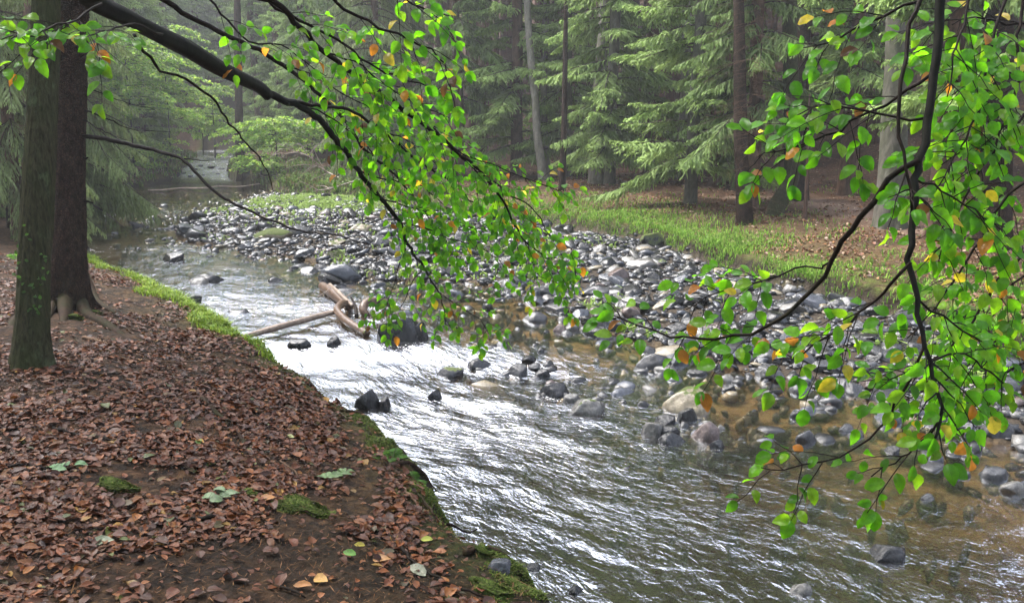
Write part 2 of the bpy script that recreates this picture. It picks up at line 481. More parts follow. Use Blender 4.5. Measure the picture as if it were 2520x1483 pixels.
def mat_water():
    m, nt, out = new_mat('stream_water'); g = N(nt)
    uv = g('UVMap', uv_map='UVMap').outputs[0]
    A = lambda n: g('Attribute', attribute_name=n).outputs['Fac']
    n1 = noise_tex(g, g('Mapping', {'Vector': uv, 'Scale': (2.6, 6.0, 1)}).outputs[0], 1.0, 3, 0.55, 0.7)[0]
    n2 = noise_tex(g, g('Mapping', {'Vector': uv, 'Scale': (9, 16, 1)}).outputs[0], 1.0, 3, 0.6, 0.8)[0]
    n3 = noise_tex(g, g('Mapping', {'Vector': uv, 'Scale': (26, 44, 1)}).outputs[0], 1.0, 2, 0.6, 0.4)[0]
    h = g.math('ADD', g.math('MULTIPLY', n1, 0.016), g.math('ADD', g.math('MULTIPLY', n2, 0.014), g.math('MULTIPLY', n3, 0.005)))
    h = g.math('MULTIPLY', h, A('chop'))
    bm = g('Bump', {'Strength': 1.0, 'Distance': 1.0, 'Height': h})
    fr = g('Fresnel', {'IOR': 1.33, 'Normal': bm.outputs[0]})
    gl = g('BsdfGlossy', {'Color': (0.92, 0.95, 1.0, 1), 'Roughness': 0.06, 'Normal': bm.outputs[0]})
    murk = g.mix(A('deepw'), (0.95, 0.86, 0.68), (0.66, 0.54, 0.36))
    tr = g('BsdfTransparent', {'Color': murk})
    sil = g('BsdfDiffuse', {'Color': (0.030, 0.022, 0.012, 1), 'Normal': bm.outputs[0]})
    body = g('MixShader', {0: g.math('MULTIPLY', A('deepw'), 0.18), 1: tr.outputs[0], 2: sil.outputs[0]})
    frc = g.math('MINIMUM', g.math('MULTIPLY', fr.outputs[0], 0.68), 0.52)
    ws = g('MixShader', {0: frc, 1: body.outputs[0], 2: gl.outputs[0]})
    # foam
    f1 = noise_tex(g, g('Mapping', {'Vector': uv, 'Scale': (5, 16, 1)}).outputs[0], 1.0, 6, 0.72, 1.2)[0]
    fk = g.ramp(g.math('ADD', g.math('MULTIPLY', A('foam'), 0.62), g.math('MULTIPLY', f1, 0.75)), [(0.70, 0.0), (1.0, 0.5)])
    fo = g('BsdfDiffuse', {'Color': (0.80, 0.83, 0.87, 1), 'Normal': bm.outputs[0]})
    fin = g('MixShader', {0: fk, 1: ws.outputs[0], 2: fo.outputs[0]})
    g.link(fin.outputs[0], out.inputs[0])
    return m

M = {}
M['ground'] = mat_ground()
M['water'] = mat_water()
M['stone'] = mat_stone('wet_stone')
M['mossy'] = mat_stone('mossy_stone', True, 0.22)
M['mossier'] = mat_stone('mossy_boulder', True, 1.0)
M['gravel'] = mat_stone('wet_gravel', False)
M['beech_leaf'] = mat_leaf('beech_leaf', 0.32, 0.62, boost=2.1, spots=0.5)
M['fallen_leaf'] = mat_leaf('fallen_leaf', 0.38, 0.10, True, spots=0.6)
M['litter'] = mat_leaf('leaf_litter', 0.42, 0.10, spots=0.5)
M['needles'] = mat_tint('spruce_needles', 0.6, 0.35, 0.35, 18)
M['grass'] = mat_tint('grass_blades', 0.5, 0.4, 0.25, 12)
M['moss'] = mat_tint('moss_fronds', 0.9, 0.2, 0.3, 60)
M['spruce_bark'] = mat_bark('spruce_bark', (0.008, 0.0045, 0.003), (0.075, 0.042, 0.029), (0.03, 0.034, 0.015), 0.2, 22, 14, plates=True, dist=0.02, bump=1.0)
M['far_bark'] = mat_bark('far_spruce_bark', (0.040, 0.022, 0.015), (0.125, 0.074, 0.053), (0.07, 0.07, 0.04), 0.25, 12, 5)
M['green_bark'] = mat_bark('algae_bark', (0.010, 0.010, 0.005), (0.060, 0.055, 0.028), (0.03, 0.044, 0.012), 0.6, 60, 12, dist=0.02, bump=1.0, light=(0.09, 0.115, 0.06))
M['grey_bark'] = mat_bark('grey_bark', (0.05, 0.046, 0.036), (0.13, 0.118, 0.095), (0.06, 0.075, 0.03), 0.5, 10, 4, light=(0.16, 0.16, 0.13))
M['pale_bark'] = mat_bark('pale_grey_bark', (0.09, 0.082, 0.066), (0.23, 0.205, 0.17), (0.11, 0.12, 0.06), 0.5, 10, 4, light=(0.28, 0.265, 0.225))
M['beech_bark'] = mat_bark('wet_beech_bark', (0.004, 0.004, 0.0035), (0.018, 0.016, 0.014), (0.014, 0.018, 0.008), 0.5, 20, 12, rough=0.65, dist=0.005, bump=0.5)
M['twig'] = mat_bark('dark_twig', (0.004, 0.0025, 0.002), (0.014, 0.008, 0.006), moss_amt=0.05, su=40, sv=40, rough=0.62, dist=0.003)
M['dead_twig'] = mat_bark('dead_twig', (0.06, 0.034, 0.022), (0.17, 0.105, 0.07), moss_amt=0.1, su=30, sv=30, rough=0.8, dist=0.003)
M['root'] = mat_bark('root_bark', (0.010, 0.006, 0.004), (0.042, 0.024, 0.016), (0.022, 0.034, 0.009), 0.5, 22, 22, dist=0.01)
M['driftwood'] = mat_bark('driftwood', (0.035, 0.020, 0.013), (0.15, 0.095, 0.062), (0.06, 0.035, 0.02), 0.5, 30, 30, rough=0.35, dist=0.008)
M['pale_wood'] = mat_bark('pale_wood', (0.13, 0.088, 0.062), (0.30, 0.235, 0.18), (0.08, 0.052, 0.03), 0.6, 30, 30, rough=0.45, dist=0.006)

# ------------------------------------------------------------------ ground and water
def polar(r0, r1, nr, th):
    r = np.exp(np.linspace(math.log(r0), math.log(r1), nr))
    R, T = np.meshgrid(r, th, indexing='ij')
    return R * np.sin(T), R * np.cos(T)

def grid_quads(nr, nt, closed=False):
    i = np.arange(nr - 1)[:, None] * nt
    j = np.arange(nt if closed else nt - 1)[None]
    j2 = (j + 1) % nt
    return np.stack([i + j, i + nt + j, i + nt + j2, i + j2], -1).reshape(-1, 4)

dense = np.radians(np.linspace(-38, 38, 470))
th = np.concatenate([np.radians(np.linspace(-180, -38, 60, endpoint=False)), dense, np.radians(np.linspace(38, 180, 60, endpoint=False)[1:])])
nr = 520
GX, GY = polar(0.25, 110, nr, th)
GZ, gdl, gdr, gdb, ge, gd = terrain(GX, GY, True)
V = np.stack([GX, GY, GZ], -1).reshape(-1, 3)
Q = grid_quads(nr, len(th), True)
cv = np.array([[0, 0, gz(0, 0)]])
nt_ = len(th)
T = np.array([(len(V), j, (j + 1) % nt_) for j in range(nt_)])
V = np.vstack([V, cv])
pad = lambda a: np.concatenate([a.ravel(), [a.ravel()[0]]])
gx, gy = GX, GY
bed_m = ((gd < -0.30) & (ge < -0.10)).astype(float)
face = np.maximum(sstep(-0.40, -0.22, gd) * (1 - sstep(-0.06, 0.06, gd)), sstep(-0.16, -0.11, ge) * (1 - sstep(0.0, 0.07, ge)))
side = (gdr > -3).astype(float) * (gdl < 0)
side = np.maximum(side, sstep(3.2, 6.0, gd + 0.25 * (gy - 8)) * (gy > 9))
moss_l = (np.exp(-((gd - 0.02) / 0.16) ** 2) * (gdl > -0.6) * 0.9 + 0.25 * np.exp(-np.maximum(gd, 0) / 0.5) * (gdl > 0)) * (0.45 + 0.55 * sstep(6, 8, gy))
moss_r = (np.exp(-np.maximum(ge, 0) / 0.55) * 1.0 + 0.18 * np.exp(-np.maximum(ge, 0) / 2.5)) * (ge > -0.16)
patch = np.exp(-(((gx + 0.15) / 0.75) ** 2 + ((gy - 3.75) / 0.55) ** 2)) + 0.5 * np.exp(-(((gx + 1.2) / 0.6) ** 2 + ((gy - 3.3) / 0.3) ** 2))
litter_m = np.clip(1.0 - 1.1 * patch, 0.0, 1)
pth = np.exp(-((ge - 3.6 - 0.5 * np.sin(gy * 0.4)) / 0.55) ** 2) * (gy < 20) * 0.75
deep = np.maximum(sstep(0.7, 2.8, -gdb), 0.75 * sstep(10, 14, gy) * (gdb < -0.2))
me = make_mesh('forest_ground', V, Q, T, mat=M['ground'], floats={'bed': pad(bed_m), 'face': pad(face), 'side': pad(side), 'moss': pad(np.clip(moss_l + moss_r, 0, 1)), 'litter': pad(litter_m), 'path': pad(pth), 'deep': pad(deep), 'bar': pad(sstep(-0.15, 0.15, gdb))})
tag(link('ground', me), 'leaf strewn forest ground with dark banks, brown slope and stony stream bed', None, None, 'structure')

wth = np.radians(np.linspace(-40, 62, 620))
wnr = 640
WX, WY = polar(2.2, 62, wnr, wth)
wdl = sd_left(WX, WY); wdr = sd_right(WX, WY); wdb = sd_bar(WX, WY)
_, ws_ = line_dist(LEFT_EDGE, WX, WY, True)
WL = water_level(WX, WY)
across = -wdl
rough_run = np.exp(-((WY - 7.4) / 1.8) ** 2) * (1 - sstep(0.2, 2.2, WX)) + 0.6 * np.exp(-((WY - 10.5) / 2.5) ** 2) * (1 - sstep(-2, 0, WX)) + 0.7 * sstep(33, 35, WY)
pool = sstep(25.0, 26.5, WY) * (1 - sstep(32, 34, WY))
chan = sstep(0.2, 2.4, -wdb)
chop = (0.15 + 0.48 * chan + 0.22 * chan * sstep(8, 11, WY) + 0.45 * sstep(13, 16, WY) * sstep(-0.2, 0.6, -wdb) + 0.3 * np.clip(rough_run, 0, 1)) * (1 - 0.85 * pool)
wfa = 0.74 * WX - 0.67 * WY; wfc = 0.67 * WX + 0.74 * WY
wv = 0.020 * fbm(wfa * 1.2, wfc * 2.4, 61, 3) + 0.014 * fbm(wfa * 3.4, wfc * 6.5, 67, 3)
wv = wv * chop * sstep(-0.1, 0.5, -wdb + 0.2) + 0.035 * np.clip(rough_run, 0, 1) * (np.abs(fbm(ws_ * 1.7, across * 1.9, 71, 3)) - 0.3) * chan
WZ = WL + wv
keep_v = (wdl < 0.35) & (wdr < 0.12)
Q = grid_quads(wnr, len(wth))
kq = keep_v.ravel()[Q].all(1)
Q = Q[kq]
used = np.unique(Q); rem = np.full(WX.size, -1); rem[used] = np.arange(len(used))
V = np.stack([WX, WY, WZ], -1).reshape(-1, 3)[used]
wpx = 0.5 * fbm(WX * 0.35, WY * 0.35, 81, 2); wpy = 0.5 * fbm(WX * 0.35, WY * 0.35, 83, 2)
uvw = np.stack([0.74 * (WX + wpx) - 0.67 * (WY + wpy), 0.67 * (WX + wpx) + 0.74 * (WY + wpy)], -1).reshape(-1, 2)[used]
fm = np.exp(-((WY + 0.12 * WX - 7.75) / 0.75) ** 2) * (1 - sstep(0.4, 1.6, WX)) * 0.85 + 0.55 * np.exp(-((WY - 6.6) / 1.1) ** 2) * (1 - sstep(-0.4, 1.0, WX)) + 0.28 * np.exp(-((WY - 11) / 3.0) ** 2) * (1 - sstep(-2.0, 0, WX)) + 0.42 * sstep(33.5, 35, WY)
fm = fm * 0.27 + 0.55 * sstep(33.5, 35, WY) + 0.22 * sstep(14, 17, WY) * (1 - sstep(24, 26, WY)) * sstep(-0.2, 0.6, -wdb) + 0.05 * chan * (WY < 16)
me = make_mesh('stream_water', V, rem[Q], uv=uvw, mat=M['water'], floats={'chop': chop.ravel()[used], 'foam': fm.ravel()[used], 'deepw': sstep(0.5, 3.4, -wdb).ravel()[used]})
tag(link('water', me), 'clear shallow stream with brown bed and bright rippled reflections', None, None, 'structure')

# ------------------------------------------------------------------ stones
def ico(sub):
    bm = bmesh.new(); bmesh.ops.create_icosphere(bm, subdivisions=sub, radius=1.0)
    V = np.array([v.co[:] for v in bm.verts]); F = np.array([[v.index for v in f.verts] for f in bm.faces]); bm.free()
    return V, F

def n3(P, f, seed):
    off = Vector((seed * 13.7, seed * 5.1, -seed * 7.3))
    return np.array([mnoise.noise(Vector(p) * f + off) for p in P])

def rock_shape(sub, seed, cuts=7, amp=0.18, flat=0.62):
    r = np.random.default_rng(seed)
    V, F = ico(sub)
    V = V * (1 + amp * n3(V, 1.1, seed))[:, None]
    for _ in range(cuts):
        n = norm(r.normal(size=3)); d = r.uniform(0.52, 0.86)
        k = V @ n - d
        V = V - np.where(k > 0, k * 0.88, 0)[:, None] * n[None]
    V = V * (1 + 0.05 * n3(V, 3.2, seed + 3))[:, None]
    V = V * np.array([1.0, r.uniform(0.65, 0.9), flat * r.uniform(0.85, 1.1)])
    V[:, 2] -= (V[:, 2].max() + V[:, 2].min()) / 2
    return V, F

rock_meshes = {}
ROCKS = []
for k in range(12):
    V, F = rock_shape(4, 100 + k, cuts=(9 if k % 2 else 5), amp=0.16 if k % 3 else 0.26)
    ROCKS.append((V, F))
def rock_mesh(k, mat):
    key = (k, mat)
    if key not in rock_meshes:
        V, F = ROCKS[k]
        rock_meshes[key] = make_mesh('rock', V, None, F, mat=M[mat])
    return rock_meshes[key]

GREY = (0.042, 0.041, 0.042); DARK = (0.014, 0.0135, 0.0135); PALE = (0.10, 0.094, 0.085); TAN = (0.20, 0.165, 0.11); PINK = (0.12, 0.088, 0.078); BLUE = (0.048, 0.051, 0.060)
# photo x, y of the middle, width, height, shape, material, colour, turn, name, label
named = [
 (973, 806, 118, 76, 1, 'mossy', DARK, 0.3, 'boulder', 'big dark boulder with a green tinge beside the curved driftwood log'),
 (1032, 812, 54, 54, 3, 'stone', DARK, 1.2, 'rock', 'black tilted wet rock leaning on the big dark boulder'),
 (1315, 778, 74, 30, 5, 'stone', GREY, 0.1, 'rock', 'flat topped pale grey slab alone in midstream right of the hanging leaves'),
 (1377, 805, 34, 22, 2, 'stone', PINK, 0.5, 'rock', 'small pinkish rock just downstream of the flat topped slab'),
 (1465, 814, 52, 22, 4, 'stone', DARK, 0.0, 'rock', 'dark low rock under the leaf tips in midstream'),
 (1185, 893, 70, 26, 6, 'stone', DARK, 0.1, 'rock', 'long low dark rock in rippled water behind the small mossy one'),
 (1277, 908, 52, 32, 7, 'stone', GREY, 0.7, 'rock', 'shiny faceted grey rock at the left end of the midstream cluster'),
 (1301, 880, 38, 18, 8, 'stone', DARK, 0.9, 'rock', 'small dark rock at the back of the midstream cluster'),
 (1316, 899, 32, 14, 2, 'stone', GREY, 0.2, 'rock', 'thin flat rock with a white sheen in the midstream cluster'),
 (1334, 916, 42, 20, 9, 'stone', DARK, 0.4, 'rock', 'dark pebble shaped rock at the front of the midstream cluster'),
 (1616, 888, 92, 50, 11, 'stone', GREY, 0.0, 'boulder', 'large angular grey boulder at the water edge under the long leafy twig'),
 (1666, 878, 62, 36, 0, 'stone', BLUE, 0.6, 'rock', 'rounded blue grey rock behind the large angular boulder'),
 (1107, 916, 66, 26, 10, 'mossy', GREY, 0.2, 'rock', 'low mossy rock with spray round it in the fast water'),
 (1366, 958, 72, 40, 3, 'stone', DARK, 0.3, 'rock', 'dark wedge shaped rock left of the pale cobbles'),
 (1408, 978, 40, 26, 4, 'stone', PALE, 0.4, 'rock', 'pale grey cobble behind the green capped boulder'),
 (838, 666, 92, 54, 8, 'stone', BLUE, 0.2, 'boulder', 'large slate grey boulder at the tip of the gravel bar'),
 (820, 626, 46, 34, 1, 'mossier', TAN, 0.4, 'rock', 'moss covered round rock just behind the slate grey boulder'),
 (665, 573, 106, 34, 5, 'mossier', TAN, 0.0, 'boulder', 'long flat boulder topped with bright yellow green moss'),
 (650, 592, 44, 20, 9, 'stone', DARK, 0.3, 'rock', 'black rock lying against the bright mossy flat boulder'),
 (880, 560, 62, 32, 0, 'mossy', TAN, 0.3, 'rock', 'tan rock with thin moss in the middle of the gravel bar'),
 (424, 630, 58, 26, 7, 'stone', DARK, 0.5, 'rock', 'pointed dark rock pair alone in the glittering water by the spruce'),
 (500, 684, 88, 26, 11, 'stone', DARK, 0.1, 'rock', 'dark roof shaped slab standing out of the rapid'),
 (488, 690, 42, 20, 2, 'stone', PALE, 0.2, 'rock', 'small pale cobble in front of the dark roof shaped slab'),
 (678, 687, 42, 14, 6, 'stone', DARK, 0.2, 'rock', 'tiny black double rock awash in the wide rapid'),
 (475, 735, 44, 24, 10, 'stone', DARK, 1.2, 'rock', 'black rock near the green grassy bank edge'),
 (817, 838, 40, 28, 9, 'stone', DARK, 0.8, 'rock', 'black rock in white water below the driftwood'),
 (735, 843, 52, 22, 4, 'stone', DARK, 0.4, 'rock', 'sunken rock under the foam below the long pole'),
 (905, 978, 62, 64, 8, 'stone', DARK, 0.6, 'boulder', 'black upright boulder beside the near bank in the fast channel'),
 (943, 990, 40, 40, 1, 'stone', DARK, 1.5, 'rock', 'smaller black rock touching the upright boulder by the near bank'),
 (1070, 970, 40, 26, 3, 'stone', DARK, 1.0, 'rock', 'dark rock with water pouring over it in the fast channel'),
 (1442, 996, 88, 48, 0, 'mossy', PALE, 0.2, 'boulder', 'rounded pale boulder with a green cap in midstream'),
 (1697, 982, 118, 70, 2, 'mossy', TAN, 0.1, 'boulder', 'largest pale tan boulder with yellow green edges in the shallows'),
 (1610, 1053, 58, 42, 10, 'stone', PALE, 0.5, 'rock', 'smooth grey brown rock at the left of the front rock pile'),
 (1642, 1034, 56, 30, 7, 'stone', DARK, 0.3, 'rock', 'dark flat rock at the top of the front rock pile'),
 (1690, 1018, 54, 40, 1, 'stone', DARK, 0.6, 'rock', 'dark rock tucked under the largest tan boulder'),
 (1648, 1058, 52, 24, 4, 'stone', DARK, 0.2, 'rock', 'slim black rock in the middle of the front rock pile'),
 (1662, 1079, 78, 32, 6, 'stone', DARK, 0.1, 'rock', 'wide black rock nearest the camera in the front rock pile'),
 (1740, 1056, 78, 50, 5, 'stone', PINK, 0.2, 'rock', 'reddish white rock at the right of the front rock pile'),
 (1767, 1093, 38, 26, 3, 'stone', DARK, 0.4, 'rock', 'small black rock at the right foot of the front rock pile'),
 (1960, 1016, 34, 28, 9, 'stone', DARK, 0.2, 'rock', 'round black rock left of a flat shiny one in the brown shallows'),
 (2000, 1009, 56, 20, 6, 'stone', BLUE, 0.1, 'rock', 'flat shiny grey rock in the brown shallows'),
 (1987, 1070, 48, 36, 8, 'stone', GREY, 0.4, 'rock', 'lone grey rock with a white reflection above the lowest leaves'),
 (2085, 1052, 42, 20, 2, 'stone', GREY, 0.5, 'rock', 'low grey rock in the shallows left of the hanging stem'),
 (2190, 1020, 66, 42, 0, 'stone', BLUE, 0.3, 'rock', 'rounded blue grey rock partly hidden by hanging leaves'),
 (2202, 1107, 38, 20, 7, 'stone', DARK, 0.1, 'rock', 'small dark rock seen between two hanging leafy twigs'),
 (2310, 1129, 38, 22, 10, 'stone', BLUE, 0.7, 'rock', 'small wet rock right of the end of the hanging stem'),
 (2370, 1112, 52, 14, 6, 'stone', GREY, 0.2, 'rock', 'flat rock barely above water right of the hanging stem'),
 (2455, 1164, 64, 32, 4, 'stone', GREY, 0.3, 'rock', 'dark shiny rock at the right margin above a pale one'),
 (2375, 1167, 40, 18, 9, 'stone', GREY, 0.4, 'rock', 'small shiny rock left of the rocks at the right margin'),
 (2502, 1196, 60, 36, 8, 'stone', PALE, 0.2, 'rock', 'pale grey rock cut by the right margin'),
 (2460, 1058, 92, 42, 1, 'stone', GREY, 0.4, 'boulder', 'wide dark grey boulder at the right end of the gravel bar'),
 (2396, 1062, 44, 34, 3, 'stone', BLUE, 0.8, 'rock', 'tilted wedge of rock beside the wide dark grey boulder'),
 (2190, 1357, 86, 44, 0, 'stone', DARK, 0.2, 'boulder', 'boulder washed over by the stream at the lower right'),
 (1975, 1448, 64, 30, 5, 'stone', PALE, 0.3, 'rock', 'pale rock awash at the bottom of the picture'),
 (2285, 1222, 34, 16, 2, 'stone', GREY, 0.3, 'rock', 'small lone rock in open water below the right leaves'),
 (1893, 914, 60, 32, 7, 'stone', GREY, 0.4, 'rock', 'faceted grey rock where the bar meets the brown shallows'),
 (2027, 871, 50, 32, 10, 'stone', GREY, 0.2, 'rock', 'block shaped grey rock on the gravel behind the hanging leaves'),
 (1981, 954, 66, 28, 6, 'stone', GREY, 0.1, 'rock', 'long wet rock at the edge of the shallows below an orange leaf'),
 (2114, 957, 40, 26, 11, 'stone', GREY, 0.9, 'rock', 'grey rock right of the long wet rock at the edge of the shallows'),
 (1719, 916, 48, 16, 4, 'stone', DARK, 0.1, 'rock', 'low dark rock in shallows right of the large angular boulder'),
 (1794, 954, 40, 22, 9, 'stone', DARK, 0.3, 'rock', 'small dark rock right of the largest tan boulder'),
 (1602, 588, 66, 50, 1, 'mossier', DARK, 0.5, 'boulder', 'green mossy boulder at the foot of the far grassy bank'),
 (1465, 714, 90, 36, 0, 'stone', GREY, 0.1, 'boulder', 'big rounded grey boulder on the bar under the leaf tips'),
 (2380, 762, 70, 44, 8, 'mossier', DARK, 0.2, 'boulder', 'mossy boulder at the foot of the right bank behind leaves'),
 (2060, 745, 60, 28, 5, 'mossy', GREY, 0.2, 'rock', 'green tinged flat rock on the upper gravel behind leaves'),
 (1232, 1394, 64, 42, 10, 'stone', BLUE, 0.8, 'boulder', 'wet blue grey boulder at the foot of the near bank'),
 (1420, 1450, 46, 20, 6, 'stone', DARK, 0.6, 'rock', 'sunken dark rock near the bottom edge in front of the bank'),
 (1310, 1396, 44, 18, 2, 'stone', DARK, 0.3, 'rock', 'small dark rock awash right of the wet bank boulder'),
]
for (px, py, w, h, k, mt, col, rot, nm, lab) in named:
    b = ground_at(px, py + h * 0.42)
    wl = float(water_level(np.array([b[0]]), np.array([b[1]]))[0])
    if b[2] < wl: b = on_water(px, py + h * 0.42)
    dep = depth_of(b)
    sx = w / 2 / FPX * dep
    Vr = ROCKS[k][0]
    hz = h / FPX * dep * 0.72
    gzb = gz(b[0], b[1] + sx * 0.5)
    base = min(b[2], gzb)
    top = b[2] + hz
    ext = (Vr[:, 2].max() - Vr[:, 2].min())
    tall = min(top - base + 0.08, max(2.1 * hz, 1.15 * sx))
    sz = tall / ext
    o = link(nm, rock_mesh(k, mt), None, (b[0], b[1] + sx * 0.55, top - tall / 2))
    o.scale = (sx * 1.12, sx * 1.05, sz)
    o.rotation_euler = (0, 0, rot)
    c = np.array(col) * rng.uniform(0.85, 1.2)
    o.color = (*c, 1)
    tag(o, lab, nm)

for (px, py, w) in [(452, 426, 16), (478, 417, 22), (520, 411, 26), (545, 416, 18), (500, 431, 14), (468, 434, 18), (536, 428, 14), (495, 408, 16), (560, 405, 14)]:
    q = on_water(px, py); dep = depth_of(q); sx = w / 2 / FPX * dep
    o = link('rock', rock_mesh(int(rng.integers(0, 12)), 'stone'), None, (q[0], q[1], q[2])); o.scale = (sx, sx * 0.8, sx * 0.6); o.rotation_euler = (0, 0, rng.uniform(0, 6)); o.color = (*DARK, 1)
    tag(o, 'small dark rock breaking the white water of the far rapid', 'rock', 'rocks in the far rapid')
# cobbles of the bar: the largest ones as things, the rest as one bed of gravel
def sample_bar(n):
    out = []
    while len(out) < n:
        r = rng.uniform(0, 1, 20000) ** 0.75 * 34 + 4.5
        a = np.radians(rng.uniform(-34, 36, 20000))
        x, y = r * np.sin(a), r * np.cos(a)
        db = sd_bar(x, y); dr = sd_right(x, y); dl = sd_left(x, y)
        nz = fbm(x * 0.8, y * 0.8, 55, 3)
        p = np.where(db > -0.05, 1.0, 0.55 * np.exp(db / 0.7) * (0.35 + (nz > 0.0)) + 0.035 + 0.5 * np.exp(-(((x - 0.75) / 0.9) ** 2 + ((y - 7.6) / 0.45) ** 2)) + 0.45 * np.exp(-(((x - 1.25) / 0.55) ** 2 + ((y - 6.5) / 0.4) ** 2)))
        bare = np.exp(-(((x - (-1.6)) / 1.4) ** 2 + ((y - 10.6) / 0.7) ** 2))
        k = (rng.uniform(0, 1, 20000) < p * (1 - bare)) & (dr < -0.12) & (dl < -0.5) & (y < 33)
        out += list(zip(x[k], y[k], db[k]))
    return np.array(out[:n])
SB = sample_bar(15500)
extra = []
for (cx_, cy_, sx_, sy_, n_) in [(1290, 902, 80, 14, 26), (1420, 985, 70, 18, 24), (1690, 1050, 75, 32, 34), (1620, 905, 80, 14, 20), (1180, 850, 120, 22, 22), (1480, 800, 110, 30, 40), (1080, 850, 110, 18, 14), (1380, 940, 120, 24, 26), (1560, 960, 80, 18, 16), (1640, 850, 120, 18, 34), (2000, 985, 160, 30, 26), (2300, 1090, 150, 50, 26), (1800, 930, 120, 16, 20), (1080, 760, 130, 25, 26), (1130, 715, 160, 12, 26), (700, 625, 200, 8, 40), (560, 610, 130, 8, 24), (460, 740, 40, 30, 5), (2430, 1180, 80, 30, 12), (1240, 1010, 60, 40, 5), (1540, 1000, 60, 20, 12)]:
    for _ in range(n_):
        q = on_water(cx_ + rng.normal(0, sx_ * 0.6), cy_ + rng.normal(0, sy_ * 0.6)); extra.append((q[0], q[1], -0.5))
SB = np.vstack([SB, np.array(extra)])
size = np.exp(rng.normal(math.log(0.043), 0.55, len(SB)))
size = np.clip(size, 0.018, 0.19)
size[-len(extra):] = np.clip(np.exp(rng.normal(math.log(0.058), 0.4, len(extra))), 0.025, 0.12)
is_extra = np.arange(len(SB)) >= len(SB) - len(extra)
szs = size * (1 + 0.012 * np.maximum(SB[:, 1] - 10, 0))
hz_ = terrain(SB[:, 0], SB[:, 1])
wl_ = water_level(SB[:, 0], SB[:, 1])
col_pick = rng.uniform(0, 1, len(SB))
def stone_col(u, r):
    if u < 0.34: c = np.array(GREY)
    elif u < 0.70: c = np.array(DARK) * 1.3
    elif u < 0.82: c = np.array(BLUE)
    elif u < 0.92: c = np.array(PALE)
    elif u < 0.97: c = np.array(TAN) * 0.8
    else: c = np.array(PINK) * 0.8
    return c * r.uniform(0.7, 1.3)
Pst = np.stack([SB[:, 0], SB[:, 1], hz_], -1)
proj = szs / np.maximum(depth_of(Pst), 1)
ang = np.degrees(np.arctan2(SB[:, 0], SB[:, 1]))
proj = np.where((np.abs(ang) < 29), proj, 0)
# only stones that break the water count among the countable ones
breaks = hz_ + szs * 0.55 > wl_ + 0.01
order = np.argsort(-(proj * breaks))
N_OBJ = 232
chosen = set(order[:N_OBJ].tolist())
zone_txt = {
 'bar': ('wet grey cobble among the packed stones of the gravel bar', 'cobbles on the gravel bar'),
 'edge': ('wet cobble lying in the shallow brown water beside the gravel bar', 'cobbles in the shallows'),
 'far': ('pale cobble on the upper gravel bar by the quiet pool', 'cobbles on the upper bar'),
}
gr = MB()
small = [rock_shape(2, 300 + k, 9, 0.3, 0.5) for k in range(14)]
tiny = [rock_shape(1, 330 + k, 5, 0.3, 0.5) for k in range(14)]
for i in range(len(SB)):
    x, y, db = SB[i]
    s = szs[i]; rz = rng.uniform(0, 2 * PI); c = stone_col(col_pick[i], rng)
    tx, ty = rng.normal(0, 0.28, 2)
    stretch = rng.uniform(0.85, 1.5); hgt = rng.uniform(0.7, 1.2)
    z = hz_[i] + s * 0.14
    if db < -0.05 and proj[i] > 0:
        topz = max(wl_[i] + s * (rng.uniform(0.3, 0.85) if is_extra[i] else rng.uniform(0.05, 0.55)), hz_[i] + s * 0.6)
        z = (topz + hz_[i] - 0.02) / 2; hgt = max((topz - hz_[i] + 0.02) / 2 / (0.6 * s), 0.7)
    if i in chosen:
        k = int(rng.integers(0, 12))
        o = link('cobble', rock_mesh(k, 'stone' if (rng.uniform() < 0.95 or db < 0.3) else 'mossy'), None, (x, y, z))
        o.scale = (s * stretch, s, s * hgt); o.rotation_euler = (tx, ty, rz)
        o.color = (*c, 1)
        zn = 'far' if y > 17 else ('bar' if db > -0.02 else 'edge')
        tag(o, zone_txt[zn][0], 'cobble', zone_txt[zn][1])
    else:
        V, F = (small if proj[i] > 0.0075 else tiny)[int(rng.integers(0, 14))]
        R = np.array(Matrix.Rotation(rz, 3, 'Z') @ Matrix.Rotation(tx, 3, 'X') @ Matrix.Rotation(ty, 3, 'Y'))
        Vt = (V * np.array([s * stretch, s, s * hgt])) @ R.T + np.array([x, y, z])
        gr.add(Vt, None, F, None, c)
tag(gr.build('gravel', M['gravel']), 'thousands of small wet grey stones packed on the gravel bar', None, None, 'stuff')

# ------------------------------------------------------------------ leaves
def leaf_template(rows, cols, curl=0.1, fold=0.12, bend=0.1, ser=0.04, twist=0.0, wid=0.62, wave=0.0):
    v = np.linspace(0, 1, rows); u = np.linspace(-1, 1, cols)
    w = (np.clip(v, 0, 1) ** 0.62 * (1 - np.clip(v, 0, 1)) ** 0.88) / 0.362 * wid / 2
    w[0] = 0.02; w[-1] = 0.0
    w = w * (1 + ser * np.where(np.arange(rows) % 2, 1, -1))
    X = u[None] * w[:, None]
    Y = np.tile(v[:, None], (1, cols))
    Z = wave * np.sin(Y * 15 + wave * 90) * np.abs(X) / (wid / 2) + fold * np.abs(X) + curl * (X / (wid / 2)) ** 2 * 0.3 - bend * (Y - 0.35) ** 2 + twist * X * (Y - 0.5) * 2
    V = np.stack([X, Y, Z], -1).reshape(-1, 3)
    i = np.arange(rows - 1)[:, None] * cols; j = np.arange(cols - 1)[None]
    Q = np.stack([i + j, i + j + 1, i + cols + j + 1, i + cols + j], -1).reshape(-1, 4)
    U = np.stack([np.tile(u * 0.5 + 0.5, rows), np.repeat(v, cols)], -1)
    return V, Q, U

